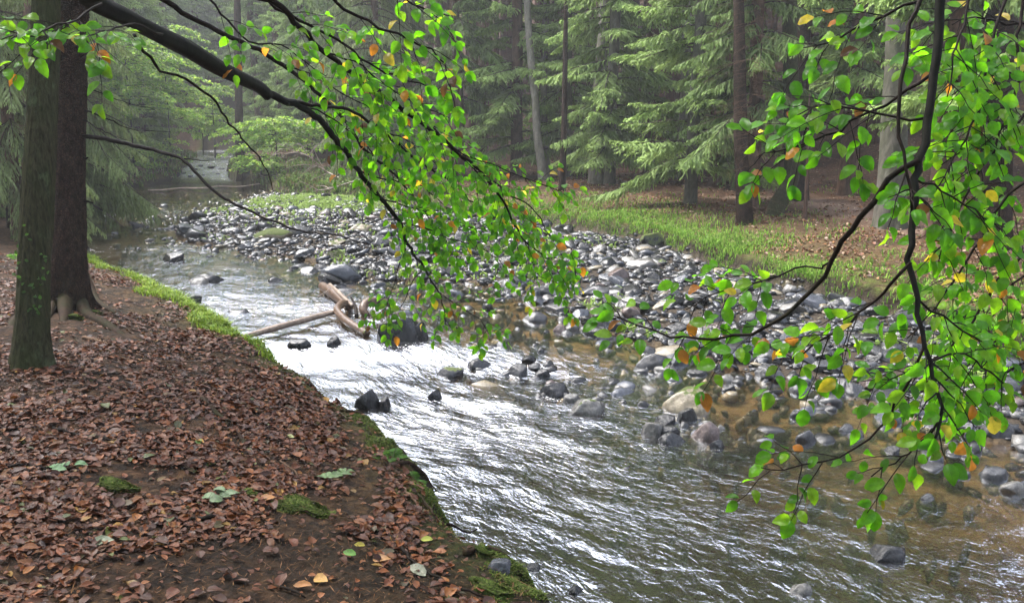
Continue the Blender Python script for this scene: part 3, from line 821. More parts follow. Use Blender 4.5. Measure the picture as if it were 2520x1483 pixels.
TREE_LEAF = [leaf_template(11, 5, rng.uniform(-0.1, 0.3), rng.uniform(0.0, 0.3), rng.uniform(0.05, 0.5), 0.045, rng.uniform(-0.5, 0.5), rng.uniform(0.54, 0.70), rng.uniform(0.0, 0.04)) for _ in range(16)]
DEAD_LEAF = [leaf_template(8, 5, rng.uniform(0.0, 0.6), rng.uniform(0.0, 0.35), rng.uniform(-0.3, 0.4), 0.05, rng.uniform(-0.6, 0.6), rng.uniform(0.55, 0.74)) for _ in range(16)]
MINI_LEAF = [leaf_template(5, 3, rng.uniform(0.2, 0.8), rng.uniform(0.1, 0.5), rng.uniform(-0.2, 0.6), 0.0, rng.uniform(-1, 1), 0.62) for _ in range(10)]

def place_leaves(pos, along, nrm, size, cols, templates):
    """many leaves as arrays: V, quads, uv, tint"""
    pos = np.asarray(pos, float); n = len(pos)
    a = norm(along); nn = nrm - a * np.sum(nrm * a, -1, keepdims=True); nn = norm(nn); s = np.cross(a, nn)
    pick = rng.integers(0, len(templates), n)
    Vs, Qs, Us, Cs = [], [], [], []; off = 0
    for k, (V, Q, U) in enumerate(templates):
        idx = np.nonzero(pick == k)[0]
        if len(idx) == 0: continue
        W = pos[idx, None] + size[idx, None, None] * (V[None, :, 0:1] * s[idx, None] + V[None, :, 1:2] * a[idx, None] + V[None, :, 2:3] * nn[idx, None])
        nv = len(V)
        Qi = Q[None] + (np.arange(len(idx)) * nv)[:, None, None] + off
        Vs.append(W.reshape(-1, 3)); Qs.append(Qi.reshape(-1, 4)); Us.append(np.tile(U, (len(idx), 1))); Cs.append(np.repeat(cols[idx], nv, 0))
        off += nv * len(idx)
    return np.vstack(Vs), np.vstack(Qs), np.vstack(Us), np.vstack(Cs)

# ------------------------------------------------------------------ fallen leaves on the near bank
BROWN = [(0.16, 0.062, 0.024), (0.22, 0.09, 0.034), (0.27, 0.115, 0.04), (0.10, 0.038, 0.018), (0.17, 0.072, 0.042), (0.30, 0.15, 0.06), (0.20, 0.09, 0.055)]
ORANGE = [(0.32, 0.13, 0.03), (0.36, 0.18, 0.05), (0.28, 0.10, 0.03)]
YELLOW = [(0.42, 0.30, 0.05), (0.36, 0.28, 0.08)]
GREENL = [(0.10, 0.17, 0.04), (0.14, 0.21, 0.06)]
GREYL = [(0.19, 0.19, 0.14), (0.15, 0.17, 0.11)]
def litter_points(n):
    out = []
    while len(out) < n:
        r = 2.4 * np.exp(rng.uniform(0, 1, 20000) * math.log(14 / 2.4))
        a = np.radians(rng.uniform(-36, 16, 20000))
        x, y = r * np.sin(a), r * np.cos(a)
        dl = sd_left(x, y)
        ptc = np.exp(-(((x + 0.15) / 0.7) ** 2 + ((y - 3.7) / 0.5) ** 2)) * 0.9 + 0.5 * np.exp(-(((x + 1.2) / 0.6) ** 2 + ((y - 3.3) / 0.3) ** 2))
        nz = fbm(x * 2.2, y * 2.2, 77, 4)
        p = np.clip(0.62 + 1.7 * nz - ptc * 1.15, 0.04, 1) * np.clip(dl / 0.35 + 0.15, 0, 1)
        p = p * np.clip(r / 5.0, 0.3, 1.0) ** 1.2
        k = (dl > 0.0) & (rng.uniform(0, 1, 20000) < p)
        out += list(zip(x[k], y[k]))
    return np.array(out[:n])
LP = litter_points(30000)
lz = terrain(LP[:, 0], LP[:, 1])
e = 0.03
gxn = (terrain(LP[:, 0] + e, LP[:, 1]) - lz) / e; gyn = (terrain(LP[:, 0], LP[:, 1] + e) - lz) / e
gn = norm(np.stack([-gxn, -gyn, np.ones(len(LP))], -1))
tilt = rng.normal(0, 0.17, (len(LP), 3))
ln = norm(gn + tilt)
al = rng.normal(size=(len(LP), 3)); al = al - ln * np.sum(al * ln, -1, keepdims=True); al = norm(al)
lsz = np.clip(np.exp(rng.normal(math.log(0.034), 0.42, len(LP))), 0.012, 0.078)
lift = rng.uniform(0.002, 0.024, len(LP))
lpos = np.stack([LP[:, 0], LP[:, 1], lz + lift], -1) - al * lsz[:, None] * 0.5
pick = rng.uniform(0, 1, len(LP))
kindl = np.where(pick < 0.885, 0, np.where(pick < 0.955, 1, np.where(pick < 0.972, 2, np.where(pick < 0.985, 3, 4))))
fam = [BROWN, ORANGE, YELLOW, GREENL, GREYL]
lcol = np.array([np.array(fam[k][int(rng.integers(0, len(fam[k])))]) * rng.uniform(0.30, 0.95) * (0.82, 0.57, 0.38) for k in kindl])
lproj = lsz / np.maximum(depth_of(lpos), 0.5)
vis_a = np.degrees(np.arctan2(LP[:, 0], LP[:, 1]))
pr = ((lpos - CAM) @ UPV) / np.maximum(depth_of(lpos), 0.1)
lproj = np.where((np.abs(vis_a) < 29) & (pr > -0.335), lproj, 0)
order = np.argsort(-lproj)
N_LEAF = 262
ch = order[:N_LEAF]; rest = order[N_LEAF:]
V, Qd, U, C = place_leaves(lpos[rest], al[rest], ln[rest], lsz[rest], lcol[rest], DEAD_LEAF)
tag(link('leaf_litter', make_mesh('leaf_litter', V, Qd, None, U, C, M['litter'])), 'carpet of small brown fallen beech leaves covering the near bank', None, None, 'stuff')
leaf_me = [make_mesh('fallen_leaf', V, Q, None, U, None, M['fallen_leaf']) for V, Q, U in DEAD_LEAF]
ltxt = ['curled brown beech leaf lying on the near bank', 'orange brown beech leaf lying on the near bank', 'yellow beech leaf lying on the brown litter', 'fresh green leaf lying on the brown litter', 'dull grey green leaf lying on the brown litter']
def put_leaf(p, a, n, s, c, lab, grp, k=None):
    a = norm(a); n = norm(n - a * (n @ a)); sdir = np.cross(a, n)
    mt = Matrix(((sdir[0] * s, a[0] * s, n[0] * s, p[0]), (sdir[1] * s, a[1] * s, n[1] * s, p[1]), (sdir[2] * s, a[2] * s, n[2] * s, p[2]), (0, 0, 0, 1)))
    o = link('fallen_leaf', leaf_me[int(rng.integers(0, len(leaf_me))) if k is None else k])
    o.matrix_world = mt; o.color = (*c, 1)
    return tag(o, lab, 'leaf', grp)
for i in ch:
    k = int(kindl[i])
    put_leaf(lpos[i], al[i], ln[i], lsz[i], lcol[i], ltxt[k], ['fallen brown leaves', 'fallen orange leaves', 'fallen yellow leaves', 'fallen green leaves', 'fallen grey green leaves'][k])
special = [
 (790, 1436, 0.085, (0.42, 0.24, 0.07), 'large golden orange leaf lying flat on the bare dark soil'),
 (745, 1450, 0.075, (0.33, 0.15, 0.05), 'orange leaf touching the large golden one on bare soil'),
 (1028, 1412, 0.10, (0.20, 0.20, 0.14), 'large pale grey leaf with strong ribs under the bank twig'),
 (860, 1371, 0.065, (0.09, 0.20, 0.03), 'bright green leaf on the bare dark soil'),
 (1050, 1336, 0.06, (0.33, 0.34, 0.06), 'yellow green leaf near the bank edge'),
 (255, 1341, 0.09, (0.20, 0.22, 0.14), 'pale green underside leaf left of the fallen green sprig'),
 (885, 1350, 0.05, (0.30, 0.25, 0.03), 'small yellow leaf beside the bright green one'),
 (660, 1235, 0.085, (0.36, 0.16, 0.05), 'long orange leaf right of the fallen green sprig'),
 (715, 1082, 0.06, (0.36, 0.36, 0.14), 'pale yellow leaf on the dark soil near the top of the slope'),
 (490, 1094, 0.06, (0.14, 0.26, 0.06), 'light green leaf above the fallen green sprig'),
 (940, 1385, 0.08, (0.34, 0.17, 0.06), 'orange leaf standing beside the twig at the bank edge'),
]
for (px, py, s, c, lab) in special:
    p = ground_at(px, py); p[2] += 0.02
    a = norm(np.array([rng.uniform(-1, 1), rng.uniform(-0.4, 0.4), 0.05])); n = norm(np.array([0, -0.35, 1.0]) + rng.normal(0, 0.1, 3))
    put_leaf(p - a * s / 2, a, n, s, c, lab, None, 2)

# ------------------------------------------------------------------ trees of the near bank
def trunk_obj(name, base, pts, R, mat, parent, n=24, bump=0.12, flare=(0.22, 0.5, 5, 0.4), step=0.12, seed=1, ridge=None):
    P = resample(pts, step)
    V, Q, T, U = tube(P, R, n, bump, seed, flare, ridge=ridge)
    mb = MB(); mb.add(V, Q, T, U)
    return mb.build_local(name, mat, parent) if False else link(name, make_mesh(name, V - np.asarray(base), Q, T, U, None, mat), parent)

# big dark spruce
b = ground_at(172, 752); dep = depth_of(b)
spruce_base = b
t = thing('spruce_tree', 'big dark brown spruce trunk with spreading roots on the near bank', 'tree', b)
spruce_near = t
top = at_d(172, -260, dep)
mid1 = at_d(166, 400, dep)
rS = 40 / FPX * dep
trunk_obj('trunk', b, [b - [0, 0, 0.15], b + [0, 0, 0.25], mid1, top, top + [0.05, 0, 3.5]], [rS * 1.12, rS * 1.02, rS * 0.97, rS * 0.9, rS * 0.7], M['spruce_bark'], t, 110, 0.08, (0.22, 0.75, 5, 0.8), 0.016, 5, (0.055, 9, 9))
def ground_line(px_pts, lift=0.0):
    out = []
    for (x, y) in px_pts:
        p = ground_at(x, y); out.append([p[0], p[1], p[2] + lift])
    return np.array(out)
for pts, r in [([(205, 715), (235, 745), (275, 768), (300, 775)], 0.07), ([(190, 740), (215, 775), (262, 800), (330, 835)], 0.065), ([(165, 750), (160, 778), (150, 800)], 0.07), ([(135, 740), (95, 760), (40, 790), (10, 830)], 0.06), ([(150, 745), (120, 775), (90, 800)], 0.04)]:
    P = ground_line(pts, 0.0)
    P[0, 2] += 0.14; P[-1, 2] -= 0.04
    P = resample(P, 0.04)
    V, Q, T, U = tube(P, [r * 1.2, r, r * 0.7, r * 0.25], 10, 0.2, 3)
    link('root', make_mesh('root', V - b, Q, T, U, None, M['root']), t)
# dead branch reaching over the water
def dead_branch(parent, base, pts, d0, d1, r0, r1, name='branch', mat=M['twig'], kink=0.01, seed=0):
    n = len(pts)
    P = np.array([at_d(x, y, d0 + (d1 - d0) * i / (n - 1)) for i, (x, y) in enumerate(pts)])
    P = resample(P, 0.06)
    P[1:-1] += np.random.default_rng(seed).normal(0, kink * 0.5, (len(P) - 2, 3))
    V, Q, T, U = tube(P, [r0, (r0 + r1) / 2, r1], 8, 0.2, seed)
    return link(name, make_mesh(name, V - np.asarray(base), Q, T, U, None, mat), parent)
dead_branch(t, b, [(200, 335), (260, 342), (330, 358), (400, 375), (445, 390), (490, 432), (540, 480), (640, 530), (740, 568), (820, 576), (905, 600)], dep, dep - 0.9, 0.022, 0.005, seed=1)
dead_branch(t, b, [(440, 388), (470, 393), (515, 397)], dep - 0.3, dep - 0.35, 0.009, 0.003, seed=2)
dead_branch(t, b, [(205, 270), (260, 290), (330, 320), (420, 325)], dep, dep + 0.6, 0.008, 0.003, seed=3)
dead_branch(t, b, [(205, 295), (260, 325), (310, 345)], dep, dep - 0.3, 0.006, 0.002, seed=4)
dead_branch(t, b, [(205, 495), (215, 496), (228, 500)], dep, dep - 0.05, 0.014, 0.009, seed=5)
dead_branch(t, b, [(200, 385), (216, 388)], dep, dep - 0.05, 0.012, 0.007, seed=6)
dead_branch(t, b, [(200, 140), (206, 135)], dep - .1, dep - 0.15, 0.012, 0.007, seed=7)
dead_branch(t, b, [(205, 210), (300, 250), (380, 270)], dep, dep + 0.5, 0.006, 0.002, seed=8)

# slim algae green trunk in front
b = ground_at(75, 905); dep = depth_of(b)
t = thing('slim_tree', 'slim trunk with green furrowed bark leaning right in front of the spruce', 'tree', b)
P = [b - [0, 0, 0.1], at_d(77, 840, dep), at_d(84, 640, dep), at_d(97, 400, dep), at_d(108, 150, dep), at_d(118, -120, dep), at_d(125, -500, dep) ]
r1 = 36 / FPX * dep
trunk_obj('trunk', b, P, [r1 * 1.15, r1 * 1.0, r1 * 0.98, r1 * 0.9, r1 * 0.85, r1 * 0.75, r1 * 0.6], M['green_bark'], t, 100, 0.07, (0.16, 0.85, 4, 2.0), 0.016, 9, (0.07, 8, 3.5))
# ivy sprouts on it
mb = MB()
for (x, y) in [(60, 650), (95, 690), (50, 690), (75, 745), (88, 770), (105, 640), (60, 590), (70, 715)]:
    p0 = at_d(x, y, dep - r1 * 1.05)
    n = 5
    pos = p0 + rng.normal(0, 0.035, (n, 3)) * [1, 0.3, 1]
    V, Q, U, C = place_leaves(pos, rng.normal(size=(n, 3)) * [1, 0.3, 0.6], np.tile([0, -1, 0.4], (n, 1)) + rng.normal(0, 0.3, (n, 3)), rng.uniform(0.02, 0.04, n), np.tile([0.06, 0.13, 0.03], (n, 1)) * rng.uniform(0.7, 1.3, (n, 1)), MINI_LEAF)
    mb.add(V - b, Q, None, U, C)
o = mb.build('ivy_leaves', M['beech_leaf'], t)

# reddish trunk behind, at the left margin
b = ground_at(38, 525); dep = depth_of(b)
t = thing('spruce_tree', 'reddish brown spruce trunk at the left margin behind the slim trunk', 'tree', b)
r2 = 21 / FPX * dep
trunk_obj('trunk', b, [b - [0, 0, .2], at_d(40, 480, dep), at_d(62, 240, dep), at_d(84, 0, dep), at_d(104, -260, dep), at_d(130, -700, dep)], [r2 * 1.35, r2 * 1.1, r2, r2 * 0.85, r2 * 0.8, r2 * 0.5], M['far_bark'], t, 20, 0.1, (0.5, 0.8, 5, 0.2), 0.15, 11)
b = ground_at(8, 440); dep = depth_of(b)
t = thing('spruce_tree', 'dark crooked trunk at the left margin half hidden by leaves', 'tree', b)
trunk_obj('trunk', b, [b - [0, 0, .2], at_d(12, 400, dep), at_d(22, 330, dep), at_d(20, 180, dep), at_d(25, -100, dep), at_d(30, -500, dep)], np.array([1.3, 1, 0.9, 0.8, 0.7, 0.5]) * 16 / FPX * dep, M['spruce_bark'], t, 14, 0.1, (0.3, 0.4, 4, 0), 0.25, 12)

# ------------------------------------------------------------------ conifer crowns
def ribbons(S, D, L, W, Nn, droop, c0, c1):
    """flat tapering sprays: start, direction, length, width, normal"""
    n = len(S)
    D = norm(D); side = norm(np.cross(D, Nn))
    dn = np.zeros((n, 3)); dn[:, 2] = -droop
    mid = S + D * (L * 0.5)[:, None] + dn * (L * 0.25)[:, None]
    tip = S + D * L[:, None] + dn * (L * 0.9)[:, None]
    w = W[:, None]
    V = np.stack([S - side * w * 0.35, S + side * w * 0.35, mid + side * w * 0.5, mid - side * w * 0.5, tip], 1)
    i = np.arange(n) * 5
    Q = np.stack([i, i + 1, i + 2, i + 3], -1); T = np.stack([i + 3, i + 2, i + 4], -1)
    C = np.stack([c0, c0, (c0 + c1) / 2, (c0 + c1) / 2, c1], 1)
    return V.reshape(-1, 3), Q, T, C.reshape(-1, 3)

def spruce_crown(seed, h0, h1, rad0, rad1, nb, droop=0.35, weep=0.5, c_in=(0.030, 0.045, 0.024), c_out=(0.085, 0.125, 0.055), wid=0.036, gap=0.07, azr=None, dens=1.0, power=0.8):
    r = np.random.default_rng(seed)
    Ss, Ds, Ls, Ws, Ns, Dr, C0, C1 = ([] for _ in range(8))
    stems = MB()
    ci, co = np.array(c_in), np.array(c_out)
    for k in range(nb):
        u = (k + r.uniform(0, 1)) / nb
        z = h0 + (h1 - h0) * u
        az = r.uniform(*azr) if azr else r.uniform(0, 2 * PI)
        L = (rad0 + (rad1 - rad0) * u ** power) * r.uniform(0.6, 1.12)
        rise = r.uniform(-0.05, 0.25)
        dr = droop * r.uniform(0.6, 1.4)
        tt = np.linspace(0, 1, 9)
        dirh = np.array([math.cos(az), math.sin(az), 0])
        bend = r.normal(0, 0.12)
        sh = np.array([-dirh[1], dirh[0], 0])
        P = dirh[None] * (tt * L)[:, None] + sh[None] * (bend * L * tt ** 2)[:, None]
        P[:, 2] = z + rise * L * tt - dr * L * tt ** 1.7 + 0.12 * L * tt ** 4
        V, Q, T, U = tube(P, [0.012 + 0.006 * L, 0.004], 4, 0, 0, None, False)
        stems.add(V, Q, None, U, (0.05, 0.035, 0.028))
        tw = np.arange(0.12, 1.0, gap / L / dens)
        tone = r.uniform(0.75, 1.2)
        for sgn in (-1, 1):
            n = len(tw)
            if n == 0: continue
            t0 = np.clip(tw + r.normal(0, 0.01, n), 0, 0.99)
            S = np.stack([np.interp(t0, tt, P[:, q]) for q in range(3)], -1)
            tan = norm(np.stack([np.interp(np.clip(t0 + .05, 0, 1), tt, P[:, q]) - np.interp(np.clip(t0 - .05, 0, 1), tt, P[:, q]) for q in range(3)], -1))
            l = np.clip(0.46 * L * (1.02 - t0) ** 0.75 * (0.3 + 0.7 * np.minimum(t0 * 3, 1)), 0.07, 0.55) * r.uniform(0.6, 1.2, n)
            D = tan * 0.75 + sh[None] * sgn * r.uniform(0.35, 1.05, n)[:, None] + r.normal(0, 0.2, (n, 3))
            D[:, 2] -= weep * 0.35
            D = norm(D)
            nn = np.tile([0, 0, 1.0], (n, 1)) + r.normal(0, 0.55, (n, 3))
            Ss.append(S); Ds.append(D); Ls.append(l); Ws.append(np.full(n, wid)); Ns.append(nn); Dr.append(np.full(n, weep * 0.5))
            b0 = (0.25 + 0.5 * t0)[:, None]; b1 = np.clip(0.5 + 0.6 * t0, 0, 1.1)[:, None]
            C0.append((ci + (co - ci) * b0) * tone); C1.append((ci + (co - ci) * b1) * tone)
            ns = 4
            for q in range(ns):
                f = (q + 0.6) / ns
                S2 = S + D * (l * f)[:, None]; S2[:, 2] -= weep * 0.5 * l * f * f * 0.8
                sd = norm(np.cross(D, nn))
                D2 = D * 0.7 + sd * (1 if q % 2 else -1) * 0.75 + r.normal(0, 0.2, (n, 3)); D2[:, 2] -= weep * 0.6
                l2 = np.clip(l * 0.5 * (1.15 - f), 0.05, 0.22) * r.uniform(0.7, 1.3, n)
                Ss.append(S2); Ds.append(D2); Ls.append(l2); Ws.append(np.full(n, wid * 0.85)); Ns.append(nn + r.normal(0, 0.5, (n, 3))); Dr.append(np.full(n, weep))
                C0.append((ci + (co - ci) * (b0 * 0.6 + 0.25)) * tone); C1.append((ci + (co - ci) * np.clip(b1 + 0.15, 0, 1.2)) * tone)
    V, Q, T, C = ribbons(np.vstack(Ss), np.vstack(Ds), np.concatenate(Ls), np.concatenate(Ws), np.vstack(Ns), np.concatenate(Dr), np.vstack(C0), np.vstack(C1))
    stems.add(V, Q, T, None, C)
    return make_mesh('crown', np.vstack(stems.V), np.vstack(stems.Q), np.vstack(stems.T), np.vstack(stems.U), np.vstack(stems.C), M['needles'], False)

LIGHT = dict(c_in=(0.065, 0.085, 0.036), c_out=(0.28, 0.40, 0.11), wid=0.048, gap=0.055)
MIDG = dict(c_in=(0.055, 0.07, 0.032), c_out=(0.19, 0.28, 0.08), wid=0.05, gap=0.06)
CROWN = {
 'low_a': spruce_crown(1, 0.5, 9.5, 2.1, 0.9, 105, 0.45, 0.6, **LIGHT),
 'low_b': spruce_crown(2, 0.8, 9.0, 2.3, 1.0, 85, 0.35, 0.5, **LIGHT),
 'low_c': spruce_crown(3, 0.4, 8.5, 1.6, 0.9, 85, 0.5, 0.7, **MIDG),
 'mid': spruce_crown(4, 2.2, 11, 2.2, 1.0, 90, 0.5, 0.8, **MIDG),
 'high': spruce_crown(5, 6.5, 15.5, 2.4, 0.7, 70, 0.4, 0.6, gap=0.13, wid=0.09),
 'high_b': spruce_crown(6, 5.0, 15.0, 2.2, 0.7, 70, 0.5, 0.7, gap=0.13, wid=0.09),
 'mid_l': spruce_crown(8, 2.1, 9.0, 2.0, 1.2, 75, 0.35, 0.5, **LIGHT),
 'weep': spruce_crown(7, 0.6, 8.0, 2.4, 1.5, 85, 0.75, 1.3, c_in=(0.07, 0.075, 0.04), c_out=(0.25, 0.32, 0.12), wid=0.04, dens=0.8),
}
def straight_trunk(seed, h, r, lean=0.0, n=12):
    rr = np.random.default_rng(seed)
    zz = np.linspace(-0.3, h, 12)
    P = np.stack([lean * zz * 0.06 + 0.05 * np.sin(zz * 0.6 + seed), rr.normal(0, 0.015, 12) + 0.04 * np.sin(zz * 0.5 + seed * 2), zz], -1)
    return tube(resample(P, 0.35), [r * 1.15, r, r * 0.9, r * 0.75, r * 0.55], n, 0.08, seed, (0.25, 0.5, 5, seed))
def dead_twigs(seed, h0, h1, nb, L0, L1, r0=0.006, droop=0.25):
    r = np.random.default_rng(seed); mb = MB()
    for k in range(nb):
        z = r.uniform(h0, h1); az = r.uniform(0, 2 * PI); L = r.uniform(L0, L1)
        d = np.array([math.cos(az), math.sin(az), 0])
        tt = np.linspace(0, 1, 6)
        P = d[None] * (tt * L)[:, None] + np.array([-d[1], d[0], 0])[None] * (r.normal(0, .15) * L * tt ** 2)[:, None]
        P[:, 2] += z - droop * L * tt ** 1.5 + r.normal(0, 0.02, 6)
        V, Q, T, U = tube(P, [r0, r0 * 0.35], 3, 0, 0, None, False); mb.add(V, Q, None, U)
        for q in range(int(r.integers(2, 6))):
            f = r.uniform(0.3, 0.95); i = int(f * 5)
            s = P[i]; e2 = s + (d * r.uniform(0.2, 0.8) + np.array([-d[1], d[0], 0]) * r.choice([-1, 1]) * r.uniform(0.3, 0.9) + [0, 0, r.uniform(-0.6, 0.1)]) * L * 0.35
            V, Q, T, U = tube(np.array([s, (s + e2) / 2 + r.normal(0, .02, 3), e2]), [r0 * 0.5, r0 * 0.25], 3, 0, 0, None, False); mb.add(V, Q, None, U)
    return make_mesh('dead_branches', np.vstack(mb.V), np.vstack(mb.Q), None, np.vstack(mb.U), None, M['dead_twig'], True)
TRUNK = {}
for k in range(5):
    V, Q, T, U = straight_trunk(40 + k, 15, 0.15, random.uniform(-0.5, 0.5))
    TRUNK[k] = make_mesh('trunk', V, Q, T, U, None, M['far_bark'])
    V, Q, T, U = straight_trunk(60 + k, 12, 0.13, random.uniform(-0.5, 0.5))
    TRUNK['g%d' % k] = make_mesh('trunk', V, Q, T, U, None, M['grey_bark'])
DEADB = [dead_twigs(80 + k, 0.6, 8.5, 120, 0.5, 1.9) for k in range(3)]

def tree(label, group, x, y, trunk=None, crown=None, dead=None, s=1.0, rz=None, sz=1.0, name='spruce_tree', tr=1.0):
    z = gz(x, y)
    t = thing(name, label, 'tree', (x, y, z - 0.05), group, rng.uniform(0, 6.28) if rz is None else rz)
    if trunk is not None:
        o = link('trunk', TRUNK[trunk], t); o.scale = (s * tr, s * tr, s * sz)
    if crown:
        o = link('crown', CROWN[crown], t); o.scale = (s, s, s * sz)
    if dead is not None:
        o = link('dead_branches', DEADB[dead], t); o.scale = (s, s, s)
    return t

def ground_x(px, y):
    """world x of a photo column at world distance y"""
    return (px - 1260) / FPX * (y * math.cos(PITCH) + 0.35)

# lit young spruces along the far bank
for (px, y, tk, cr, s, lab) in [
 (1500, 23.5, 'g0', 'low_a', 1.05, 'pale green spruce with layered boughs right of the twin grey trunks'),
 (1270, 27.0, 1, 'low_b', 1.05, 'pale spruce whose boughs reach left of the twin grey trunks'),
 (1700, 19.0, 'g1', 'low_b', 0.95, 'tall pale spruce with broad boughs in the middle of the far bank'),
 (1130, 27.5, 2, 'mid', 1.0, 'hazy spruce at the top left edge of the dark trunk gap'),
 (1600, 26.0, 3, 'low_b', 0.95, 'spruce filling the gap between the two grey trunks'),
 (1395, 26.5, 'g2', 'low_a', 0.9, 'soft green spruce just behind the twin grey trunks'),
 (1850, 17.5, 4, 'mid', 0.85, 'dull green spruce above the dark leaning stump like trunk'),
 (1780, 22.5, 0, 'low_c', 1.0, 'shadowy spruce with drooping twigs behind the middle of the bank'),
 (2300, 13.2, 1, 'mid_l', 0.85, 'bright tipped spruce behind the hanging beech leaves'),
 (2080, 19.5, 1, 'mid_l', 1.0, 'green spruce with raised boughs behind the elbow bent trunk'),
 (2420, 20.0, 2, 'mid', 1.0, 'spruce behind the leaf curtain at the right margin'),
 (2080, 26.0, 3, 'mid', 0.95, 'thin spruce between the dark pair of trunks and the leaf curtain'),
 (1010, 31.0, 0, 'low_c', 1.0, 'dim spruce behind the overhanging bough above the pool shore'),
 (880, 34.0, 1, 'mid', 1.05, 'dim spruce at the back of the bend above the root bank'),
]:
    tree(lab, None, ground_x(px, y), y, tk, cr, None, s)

# dense stand on the slope: brown bare trunks
cnt = 0
stand_label = 'bare brown spruce trunk in the dense hazy stand on the far slope'
pts = []
tries = 0
while cnt < 140 and tries < 9000:
    tries += 1
    y = rng.uniform(24, 60); a = math.radians(rng.uniform(-11, 33))
    x = y * math.tan(a)
    dr = float(sd_right(np.array([x]), np.array([y]))[0])
    if dr < 6.0: continue
    if any((x - p) ** 2 + (y - q) ** 2 < 1.0 for p, q in pts): continue
    pts.append((x, y)); cnt += 1
    tree(stand_label, 'trunks of the dense spruce stand', x, y, int(rng.integers(0, 5)), 'high' if rng.uniform() < 0.5 else 'high_b', int(rng.integers(0, 3)), rng.uniform(0.85, 1.2), sz=rng.uniform(1.45, 1.8), tr=rng.uniform(0.7, 1.25))
# stand behind the bend and on the left slope
cnt = 0; tries = 0
while cnt < 90 and tries < 9000:
    tries += 1
    y = rng.uniform(17, 62); a = math.radians(rng.uniform(-40, -8))
    x = y * math.tan(a)
    P_ = (np.array([x]), np.array([y]))
    dl = float(sd_left(*P_)[0]); dr = float(sd_right(*P_)[0])
    if max(dl, dr) < 2.2: continue
    if any((x - p) ** 2 + (y - q) ** 2 < 2.0 for p, q in pts): continue
    pts.append((x, y)); cnt += 1
    tree('dim spruce in the wood round the upstream bend', 'spruces round the upstream bend', x, y, int(rng.integers(0, 5)), ['low_a', 'mid', 'low_c', 'weep', 'low_b'][int(rng.integers(0, 5))], int(rng.integers(0, 3)) if rng.uniform() < 0.6 else None, rng.uniform(0.75, 1.1), tr=rng.uniform(0.7, 1.2))

for i, (px, y, cr, s) in enumerate([(300, 36, 'low_a', 1.0), (355, 40, 'low_b', 1.1), (330, 44, 'mid', 1.1), (250, 33, 'low_b', 1.0), (470, 60, 'low_a', 1.25), (530, 62, 'low_b', 1.25), (660, 48, 'low_a', 1.1), (640, 43, 'mid', 1.05), (700, 41, 'low_b', 1.0), (760, 38, 'low_a', 1.0), (500, 58, 'low_b', 1.3), (430, 56, 'low_a', 1.3), (560, 60, 'low_a', 1.3), (380, 52, 'low_a', 1.2), (320, 46, 'low_b', 1.1), (650, 56, 'low_b', 1.3), (610, 54, 'low_a', 1.2), (725, 50, 'low_a', 1.2), (820, 42, 'low_b', 1.1)]):
    x = ground_x(px, y)
    P_ = (np.array([x]), np.array([float(y)]))
    if max(float(sd_left(*P_)[0]), float(sd_right(*P_)[0])) < 0.6 and y < 52: continue
    pts.append((x, y))
    tree('pale hazy spruce closing the valley behind the far rapid', 'spruces closing the valley', x, float(y), int(rng.integers(0, 5)), cr, None, s)
wood = MB()  # unseen trees behind the viewer, added to cut the sky light from there
src = {}
for k in ('high', 'high_b'):
    mm = CROWN[k]; Vc = np.empty(len(mm.vertices) * 3); mm.vertices.foreach_get('co', Vc); Cc = np.empty(len(mm.vertices) * 4); mm.color_attributes['tint'].data.foreach_get('color', Cc)
    li = np.empty(len(mm.loops), int); mm.loops.foreach_get('vertex_index', li); ls = np.empty(len(mm.polygons), int); mm.polygons.foreach_get('loop_start', ls); lt_ = np.empty(len(mm.polygons), int); mm.polygons.foreach_get('loop_total', lt_)
    q_ = np.stack([li[ls[lt_ == 4] + j] for j in range(4)], -1); t_ = np.stack([li[ls[lt_ == 3] + j] for j in range(3)], -1)
    src[k] = (Vc.reshape(-1, 3), q_, t_, Cc.reshape(-1, 4)[:, :3])
for (x, y) in [(-6, -5), (-2.5, -6), (1.5, -7), (-9, -2), (-5, -10), (0, -11), (4.5, -12), (-11, 4), (-9.5, 8.5), (-13, 9.5), (-14, 1), (-10, -8), (8, -11), (14, -7)]:
    Vc, q_, t_, Cc = src['high' if (x + y) % 2 < 1 else 'high_b']
    a = rng.uniform(0, 6.28); R = np.array([[math.cos(a), -math.sin(a), 0], [math.sin(a), math.cos(a), 0], [0, 0, 1.25]])
    p = np.array([x, y, gz(x, y)])
    wood.add(Vc @ R.T + p, q_, t_, None, Cc)
    Vt, Qt, Tt, Ut = straight_trunk(int(rng.integers(0, 99)), 18, 0.2); wood.add(Vt + p, Qt, Tt, Ut, (0.06, 0.038, 0.028))
tag(wood.build('added_shade_wood', M['needles']), 'unseen spruce wood added behind the viewer to shade the scene', None, None, 'stuff')
# weeping spruce over the water behind the big trunk
for (x, y, s, cr, lab) in [(-8.1, 14.6, 0.62, 'weep', 'weeping spruce trailing grey green twigs over the water behind the big trunk'), (-9.6, 19.5, 0.95, 'weep', 'second weeping spruce farther up the left bank'), (-10.5, 16.0, 0.95, 'low_c', 'dense green spruce at the left margin behind the slim trunk'), (-12.5, 21.5, 1.0, 'weep', 'drooping spruce deep in the left wood near the pool')]:
    tree(lab, None, x, y, int(rng.integers(0, 5)), cr, int(rng.integers(0, 3)), s)

